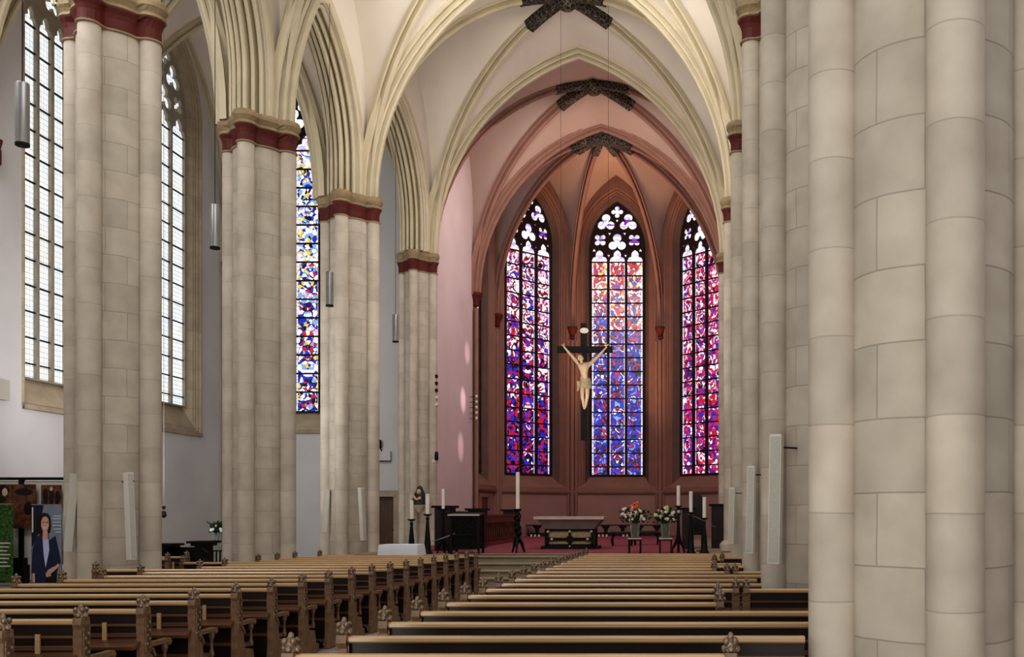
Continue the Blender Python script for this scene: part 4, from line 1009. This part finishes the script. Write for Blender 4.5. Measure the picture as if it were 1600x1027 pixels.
# white clothed table
Y = 23.75; c = xs(628, Y); zt = at(0, 851, Y).z
r = empty('credence_table', (c, Y, FLOOR), 'small table under a white cloth beside the tapering candlesticks', 'table')
MB().box(c-.42, c+.42, Y-.28, Y+.28, zt-.05, zt-.01).build('table_top', M['darkwood'], r)
for s in (-1, 1):
    for e in (-1, 1): MB().box(c+s*.36-.025, c+s*.36+.025, Y+e*.22-.025, Y+e*.22+.025, FLOOR, zt-.05).build('leg', M['darkwood'], r)
vs = []; fs = []; n = 40; per = []
for k in range(n):
    a = 2*PI*k/n; ca, sa = math.cos(a), math.sin(a); m_ = max(abs(ca), abs(sa)); per.append((ca/m_*.46, sa/m_*.32))
for j, (g, z) in enumerate(((1, zt+.004), (1.02, zt-.02), (1.04, zt-.14), (1.07, zt-.26))):
    for k, (x, y) in enumerate(per):
        e = g+(.02*math.sin(k*1.6) if j > 1 else 0); vs.append((c+x*e, Y+y*e, z))
for j in range(3):
    for k in range(n): fs.append((j*n+k, j*n+(k+1) % n, (j+1)*n+(k+1) % n, (j+1)*n+k))
fs.append(tuple(range(n)))
o = MB().add(vs, fs).build('tablecloth', M['cloth'], None, 50); tag(o, 'white cloth draped over the small table beside the candlesticks', 'tablecloth')
# statue on bracket
Y = 33.55; b = at(656, 789, Y)
r = empty('wall_bracket', (b.x, Y, b.z-.25), 'pale stone bracket on the chancel pillar under the dark statue', 'bracket')
MB().lathe([(.04, -.28), (.1, -.24), (.13, -.15), (.26, -.06), (.3, 0)], b, 16).build('corbel', M['altarstone'], r, 50)
MB().box(b.x-.1, b.x+.1, Y, Y+.35, b.z-.15, b.z-.02).build('support', M['altarstone'], r)
r = empty('hooded_statue', (b.x, Y, b.z), 'small dark hooded statue on the pale bracket', 'statue')
MB().lathe([(.27, 0), (.28, .08), (.24, .25), (.17, .42), (.10, .55), (.10, .6), (.03, .66)], b, 18, sy=.8).build('cloak', M['blackwood'], r, 50)
MB().ball((b.x, Y-.12, b.z+.45), .08, 12, 8, sz=1.2).build('head', M['skin'], r, True)
MB().ball((b.x+.06, Y-.24, b.z+.22), .06, 10, 8).tube([(b.x-.18, Y-.12, b.z+.3), (b.x-.08, Y-.26, b.z+.2), (b.x+.02, Y-.26, b.z+.18)], .04, 7).build('child_figure', M['skin'], r, True)
# fittings on the walls
def plate_box(px, py, Y, w, h, label, mat='wall', nm='wall_speaker', dx=0):
    p = at(px, py, Y); r = empty(nm, (p.x, p.y, p.z-h/2), label, 'wall fitting')
    MB().cham(p.x-w/2, p.x+w/2, Y-.12, Y-.0, p.z-h/2, p.z+h/2, .01).build('housing', M[mat], r)
    MB().box(p.x-w/2-.01, p.x+w/2+.01, Y-.125, Y-.02, p.z-h/2-.03, p.z-h/2).build('shadow_rim', M['bar'], r)
    q_ = (p.x-.06, Y-.12, p.z+h/2)
    MB().tube([(q_[0], Y-.06, q_[2]-.02), (q_[0]-.05, Y-.12, q_[2]+.14)], .02, 6).lathe([(.02, 0), (.07, .04), (.06, .3), (.03, .34)], (q_[0]-.06, Y-.12, q_[2]+.1), 10).build('lamp_head', M['black'], r)
plate_box(600, 713, EY-.02, .56, .36, 'flat pale box with small black lamp on the wall above the door')
p = at(682, 720, 33.7)
r = empty('spotlight', (p.x, p.y, p.z), 'small black spotlight low on the chancel pillar edge', 'spotlight')
MB().lathe([(.03, 0), (.07, .05), (.06, .28), (.03, .32)], p, 10).build('lamp_head', M['black'], r, 40)
MB().box(p.x-.16, p.x-.02, p.y, p.y+.4, p.z-.06, p.z+.04).build('mount', M['white'], r)
for k in range(5):
    p = at(682, 590+11*k, 33.6)
    r = empty('spotlight', (p.x, p.y, p.z), 'small round spotlight in the vertical row on the chancel pillar', 'spotlight', 'row of pillar spotlights')
    m_ = 'black' if k < 3 else 'white'
    r['label'] = ['topmost black spotlight in the row on the chancel pillar', 'second black spotlight from the top of the pillar row', 'middle black spotlight in the row on the pillar', 'upper white spotlight in the row on the pillar', 'lowest white spotlight in the row on the pillar'][k]
    MB().lathe([(.03, -.02), (.055, 0), (.055, .07), (.03, .1)], p, 12).build('lamp_head', M[m_], r, 40)
    MB().tube([p, p+Vector((-.1, .4, 0))], .015, 5).build('arm', M['black'], r)
for k in range(5):
    p = at(744.5, 620+8.5*k, 39.6)
    r = empty('spotlight', (p.x, p.y, p.z), 'small white spotlight, %s from the top of the row by the apse' % ordn[k], 'spotlight', 'row of white apse spotlights')
    MB().lathe([(.03, -.04), (.055, -.01), (.055, .05), (.02, .07)], p, 12).build('lamp_head', M['wax'], r, 40)
    MB().tube([p, (CX0, p.y+.1, p.z)], .012, 5).build('arm', M['black'], r)
p = at(5, 608, 24.6)
r = MB().box(AXW+.0, AXW+.14, 24.1, 25.05, p.z-.25, p.z+.28).build('wall_plaque', M['grill']); tag(r, 'grey rectangular plate high on the white aisle wall', 'plaque')
p = at(256, 806, 26.2); r = empty('sanctuary_lamp', (p.x, p.y, p.z), 'tiny black lamp hanging on a thin wire before the white aisle wall', 'hanging lamp')
MB().lathe([(.02, -.06), (.07, 0), (.05, .1), (.02, .13)], p, 12).ball((p.x, p.y, p.z+.22), .05, 8, 6).build('lamp_body', M['black'], r, 40)
MB().tube([p, (p.x, p.y, 18.6)], .006, 4).build('wire', M['steel'], r)
# black bench in the aisle
Y = 26.0; x0, x1 = xs(251, Y), xs(328, Y); zt = at(0, 850, Y).z
r = empty('carved_bench', ((x0+x1)/2, Y, FLOOR), 'black carved bench with scrolled raised ends by the white aisle wall', 'bench')
mb = MB(); mb.box(x0+.1, x1-.1, Y+.2, Y+.28, FLOOR+.4, zt-.1); mb.build('backrest', M['black'], r)
MB().box(x0+.05, x1-.05, Y-.3, Y+.25, FLOOR+.4, FLOOR+.5).build('seat', M['black'], r)
for s, xx, zz in ((-1, x0+.16, zt-.02), (1, x1-.16, zt+.05)):
    mb = MB().box(xx-.1, xx+.1, Y-.3, Y+.3, FLOOR, zz-.1).box(xx-.3, xx+.3, Y-.35, Y+.35, zz-.03, zz+.03).box(xx-.2, xx+.2, Y-.32, Y+.32, zz-.1, zz-.03)
    mb.tube([(xx+s*.1, Y-.3, zz-.15), (xx+s*.22, Y-.3, zz-.28), (xx+s*.14, Y-.3, zz-.42), (xx+s*.27, Y-.3, zz-.6), (xx+s*.2, Y-.3, zz-.8)], .055, 8)
    mb.build('scrolled_end', M['black'], r)
# flowers on tall stand
Y = 26.9; c = xs(341, Y)
r = empty('flower_stand', (c, Y, FLOOR), 'tall thin black stand holding a vase beside the second pillar', 'stand')
zt = at(0, 860, Y).z
for s in (-1, 1):
    for e in (-1, 1): MB().box(c+s*.1-.015, c+s*.1+.015, Y+e*.1-.015, Y+e*.1+.015, FLOOR, zt-.03).build('leg', M['black'], r)
MB().box(c-.14, c+.14, Y-.14, Y+.14, zt-.03, zt).build('stand_top', M['black'], r)
v = empty('flower_vase', (c, Y, zt), 'tall glass vase of dark greenery and few white blooms beside the second pillar', 'flowers')
MB().lathe([(.08, 0), (.09, .3), (.08, .5)], (c, Y, zt), 14).build('vase', M['glass'], v, 50)
bouquet((c, Y, zt+.45), .2, .42, 6, 31, v)
MB().tube([(c, Y, zt+.5), (c-.2, Y, zt+.72), (c-.32, Y, zt+.8)], [.01, .03, .02], 6).build('branch', M['leaf'], v)

# ------------------------------------------------------------------ exhibition in the aisle
Y = 24.55
r = empty('display_screen', (xs(50, Y), Y, FLOOR), 'black framed display screen with white panels behind the portrait banner', 'screen')
zt = at(0, 748, Y).z; x0, x1 = xs(-90, Y), xs(118, Y)
MB().box(x0, x1, Y-.03, Y+.03, zt-.04, zt+.03).build('top_bar', M['black'], r)
for px in (-88, 34, 117): MB().box(xs(px, Y)-.05, xs(px, Y)+.05, Y-.05, Y+.05, FLOOR, zt).build('post', M['black'], r)
MB().box(x0, x1, Y+.02, Y+.04, FLOOR+.5, zt-.06).build('white_panel', M['white'], r)
MB().box(xs(34, Y)-.14, xs(34, Y)+.14, Y-.14, Y+.1, FLOOR, at(0, 872, Y).z).build('post_box', M['black'], r)
def pict(x0p, x1p, y0p, y1p, Y, nm, label, base, fig):
    a = at(x0p, y1p, Y); b = at(x1p, y0p, Y); r = empty(nm, ((a.x+b.x)/2, Y, a.z), label, 'picture')
    MB().box(a.x, b.x, Y-.02, Y+.01, a.z, b.z).build('canvas', M[base], r)
    for i, (u0, v0, u1, v1, mt) in enumerate(fig):
        W_, H_ = b.x-a.x, b.z-a.z; mb = MB(); cx, cz = a.x+W_*(u0+u1)/2, a.z+H_*(v0+v1)/2
        mb.prism([(cx+W_*(u1-u0)/2*math.cos(k*PI/7), cz+H_*(v1-v0)/2*math.sin(k*PI/7)*(1 if k != 3 else 1.15)) for k in range(14)], 'y', Y-.026-.002*i, Y-.02)
        mb.build('painted_figure', M[mt], r)
    return r
pict(-40, 19, 757, 788, 24.4, 'old_painting', 'brown old painting with reclining pale figure hung above the green banner', 'paint1', [(.55, .5, .95, .95, 'hairdark'), (.75, .4, .9, .8, 'skin'), (.5, .05, .85, .4, 'hairdark')])
pict(20, 56, 757, 826, 24.42, 'old_painting', 'tall brown painting hung behind the black post', 'paint1', [(.5, .3, .9, .6, 'darkwood'), (.1, .75, .9, .9, 'hairdark')])
pict(65, 96, 758, 790, 24.42, 'old_painting', 'small brown painting of standing dark figures above the portrait banner', 'paint1', [(.1, .05, .35, .8, 'hairdark'), (.4, .05, .65, .9, 'darkwood'), (.7, .05, .95, .7, 'hairdark'), (.45, .7, .6, .9, 'skin')])
def banner(x0p, x1p, y0p, Y, label, mat):
    a = at(x0p, y0p, Y); b = at(x1p, y0p, Y); r = empty('roll_up_banner', ((a.x+b.x)/2, Y, FLOOR), label, 'banner')
    MB().box(a.x, b.x, Y-.006, Y+.006, FLOOR+.08, a.z).build('printed_sheet', M[mat], r)
    MB().cham(a.x-.02, b.x+.02, Y-.1, Y+.1, FLOOR, FLOOR+.08, .02).build('base', M['steel'], r)
    MB().tube([(a.x, Y, a.z), (b.x, Y, a.z)], .014, 6).build('top_bar', M['steel'], r)
    MB().tube([((a.x+b.x)/2, Y+.04, FLOOR+.05), ((a.x+b.x)/2, Y+.03, a.z)], .012, 6).build('pole', M['steel'], r)
    return r, a, b
Y = 23.9
r, a, b = banner(-30, 20.5, 788, Y, 'banner printed with green foliage and lines of white text', 'postergreen')
mb = MB()
for k in range(7): mb.box(b.x-.32, b.x-.06-.04*(k % 3), Y-.012, Y-.008, 2.1+(800-850-6*k)/1500*Y, 2.1+(800-848-6*k)/1500*Y)
mb.build('text_line', M['white'], r)
r, a, b = banner(49.5, 97, 789, Y, 'portrait banner of a smiling dark haired woman in navy jacket', 'posternavy')
def PP(pts): return [((px-VX)/F*Y, EYE+(VY-py)/F*Y) for px, py in pts]
def zc(px, py): 
    # measured on an enlarged crop of the banner (703/130 px)
    return (px/5.408, 730+py/5.405)
def poly(pts, nm, mt, e):
    MB().prism(PP([zc(*p) for p in pts]), 'y', Y-.01-e, Y-.006).build(nm, M[mt], r)
poly([(372, 322), (524, 322), (524, 975), (270, 975), (262, 700), (330, 560)], 'grey_ground', 'postergrey', .001)
poly([(272, 340), (284, 340), (284, 552), (272, 552)], 'side_title', 'white', .004)
for k, (yy, x0_, x1_) in enumerate(((410, 450, 520), (432, 440, 520), (462, 450, 515), (490, 445, 520), (520, 455, 522), (545, 470, 520))):
    poly([(x0_, yy), (x1_, yy), (x1_, yy+8), (x0_, yy+8)], 'text_line', 'shirt', .004)
poly([(375, 385), (410, 395), (430, 430), (436, 500), (428, 550), (400, 575), (340, 575), (308, 540), (312, 480), (335, 410)], 'hair', 'hairdark', .003)
poly([(360, 560), (412, 560), (418, 620), (470, 580), (500, 700), (518, 800), (490, 860), (478, 975), (300, 975), (268, 900), (275, 720), (298, 600)], 'jacket', 'jacket', .004)
poly([(362, 590), (414, 610), (420, 700), (400, 800), (388, 850), (372, 730)], 'blouse', 'shirt', .006)
poly([(366, 540), (405, 540), (410, 600), (385, 622), (364, 600)], 'neck', 'face', .007)
poly([(366, 425), (392, 415), (414, 440), (418, 490), (408, 530), (388, 552), (366, 540), (352, 500), (352, 460)], 'face', 'face', .009)
poly([(368, 506), (405, 504), (398, 520), (380, 524)], 'mouth', 'white', .012)
poly([(364, 466), (378, 463), (378, 470), (366, 472)], 'eye', 'hairdark', .012); poly([(396, 463), (411, 465), (410, 471), (396, 470)], 'eye', 'hairdark', .012)
poly([(387, 470), (393, 470), (396, 494), (384, 494)], 'nose', 'skin', .0115)
poly([(495, 812), (505, 835), (470, 870), (430, 905), (410, 932), (392, 925), (390, 900), (410, 870), (440, 850), (475, 835)], 'folded_arm', 'face', .008)
for k in range(4): poly([(392+k*10, 895+k*3), (400+k*10, 893+k*3), (412+k*9, 918), (404+k*9, 926)], 'finger', 'skin', .0105)
poly([(276, 900), (298, 896), (300, 975), (282, 975)], 'hand', 'face', .008)
poly([(400, 870), (470, 880), (485, 975), (385, 975)], 'skirt', 'hairdark', .0055)

# ------------------------------------------------------------------ camera, light
cam = bpy.data.cameras.new('camera'); co = bpy.data.objects.new('camera', cam); C.objects.link(co)
co.location = (0, 0, EYE); co.rotation_euler = (PI/2, 0, 0); cam.sensor_width = 36; cam.lens = 36*F/1600
cam.shift_x = -(VX-800)/1600; cam.shift_y = (VY-513.5)/1600; cam.clip_end = 200; cam.clip_start = .05
sc.camera = co
w = bpy.data.worlds.new('world'); sc.world = w; w.use_nodes = True
w.node_tree.nodes['Background'].inputs[0].default_value = (.95, .98, 1.0, 1); w.node_tree.nodes['Background'].inputs[1].default_value = .7
def area(name, loc, target, sx, sy, power, col=(1, 1, 1), spread=180):
    l = bpy.data.lights.new(name, 'AREA'); l.shape = 'RECTANGLE'; l.size = sx; l.size_y = sy; l.energy = power; l.color = col; l.spread = math.radians(spread)
    o = bpy.data.objects.new(name, l); C.objects.link(o); o.location = loc
    o.rotation_euler = (Vector(target)-Vector(loc)).to_track_quat('-Z', 'Y').to_euler(); return o
area('west_fill', (-4, -3.5, 9), (-4, 20, 6), 11, 12, 420, (1, .97, .92))  # added fill panel behind the camera; no west window is built
area('west_low_fill', (-4, -2.5, 1.0), (-4, 22, 19), 9, 2, 420, (1, .97, .92))  # added upward fill near the west floor, brightens the vaults
area('nave_fill', (-4, 12, 16.4), (-4, 22, 2), 7, 7, 600, (1, .98, .95))  # unseen fill panel added high in the nave
area('vault_fill', (-4, 28, 3.4), (-4, 28.5, 19), 6, 3, 260, (1, .96, .9), 130)  # added upward fill for the vault, not a lamp of the church
area('nave_fill', (-4, 24, 16.8), (-4, 34, 6), 6, 3, 450, (1, .96, .92))  # second added nave fill, facing away from the camera
area('aisle_fill', (-14, 14, 15), (-14.5, 32, 6), 5, 5, 620, (.97, .98, 1))  # added panel to brighten the dark side aisle
area('aisle_fill', (-13.5, 24, 4), (-15, 34, 12), 3, 3, 250, (.97, .98, 1))  # another added aisle fill, aimed up at the far end
area('side_light', (8.6, 14, 9), (-8, 20, 7), 12, 9, 500, (1, .98, .95))
area('chancel_fill', (-4, 35.2, 16.0), (-4, 46, 5), 6, 3, 350, (1, .88, .83))  # added pinkish fill for the chancel, turned away from the camera
area('chancel_wall_fill', (1.2, 37.5, 9), (-9.3, 37.3, 7), 3, 6, 130, (1, .84, .86))  # hidden panel added to brighten the chancel wall, imitating southern sun
for k_, (ty, tz, en) in enumerate(((38.6, 6.6, 3600), (38.2, 4.7, 2600), (39.3, 8.6, 2000))):
    l_ = bpy.data.lights.new('sun_fleck', 'SPOT'); l_.energy = en; l_.color = (1, .72, .76); l_.spot_size = math.radians(5.5); l_.spot_blend = .9; l_.shadow_soft_size = .02
    o_ = bpy.data.objects.new('sun_fleck', l_); C.objects.link(o_); o_.location = (1.2, 36.5, 11.5); o_.rotation_euler = (Vector((-9.3, ty, tz))-o_.location).to_track_quat('-Z', 'Y').to_euler()
area('apse_uplight', (-3.6, 46.4, 3.3), (-3.6, 45.2, 18), 2.6, .5, 260, (1, .6, .36), 70)
sc.view_settings.view_transform = 'Standard'
sc.view_settings.look = 'Medium High Contrast'; sc.view_settings.exposure = -0.15
sc.cycles.max_bounces = 5; sc.cycles.diffuse_bounces = 4; sc.cycles.caustics_reflective = False; sc.cycles.caustics_refractive = False
sc.cycles.sample_clamp_indirect = 4
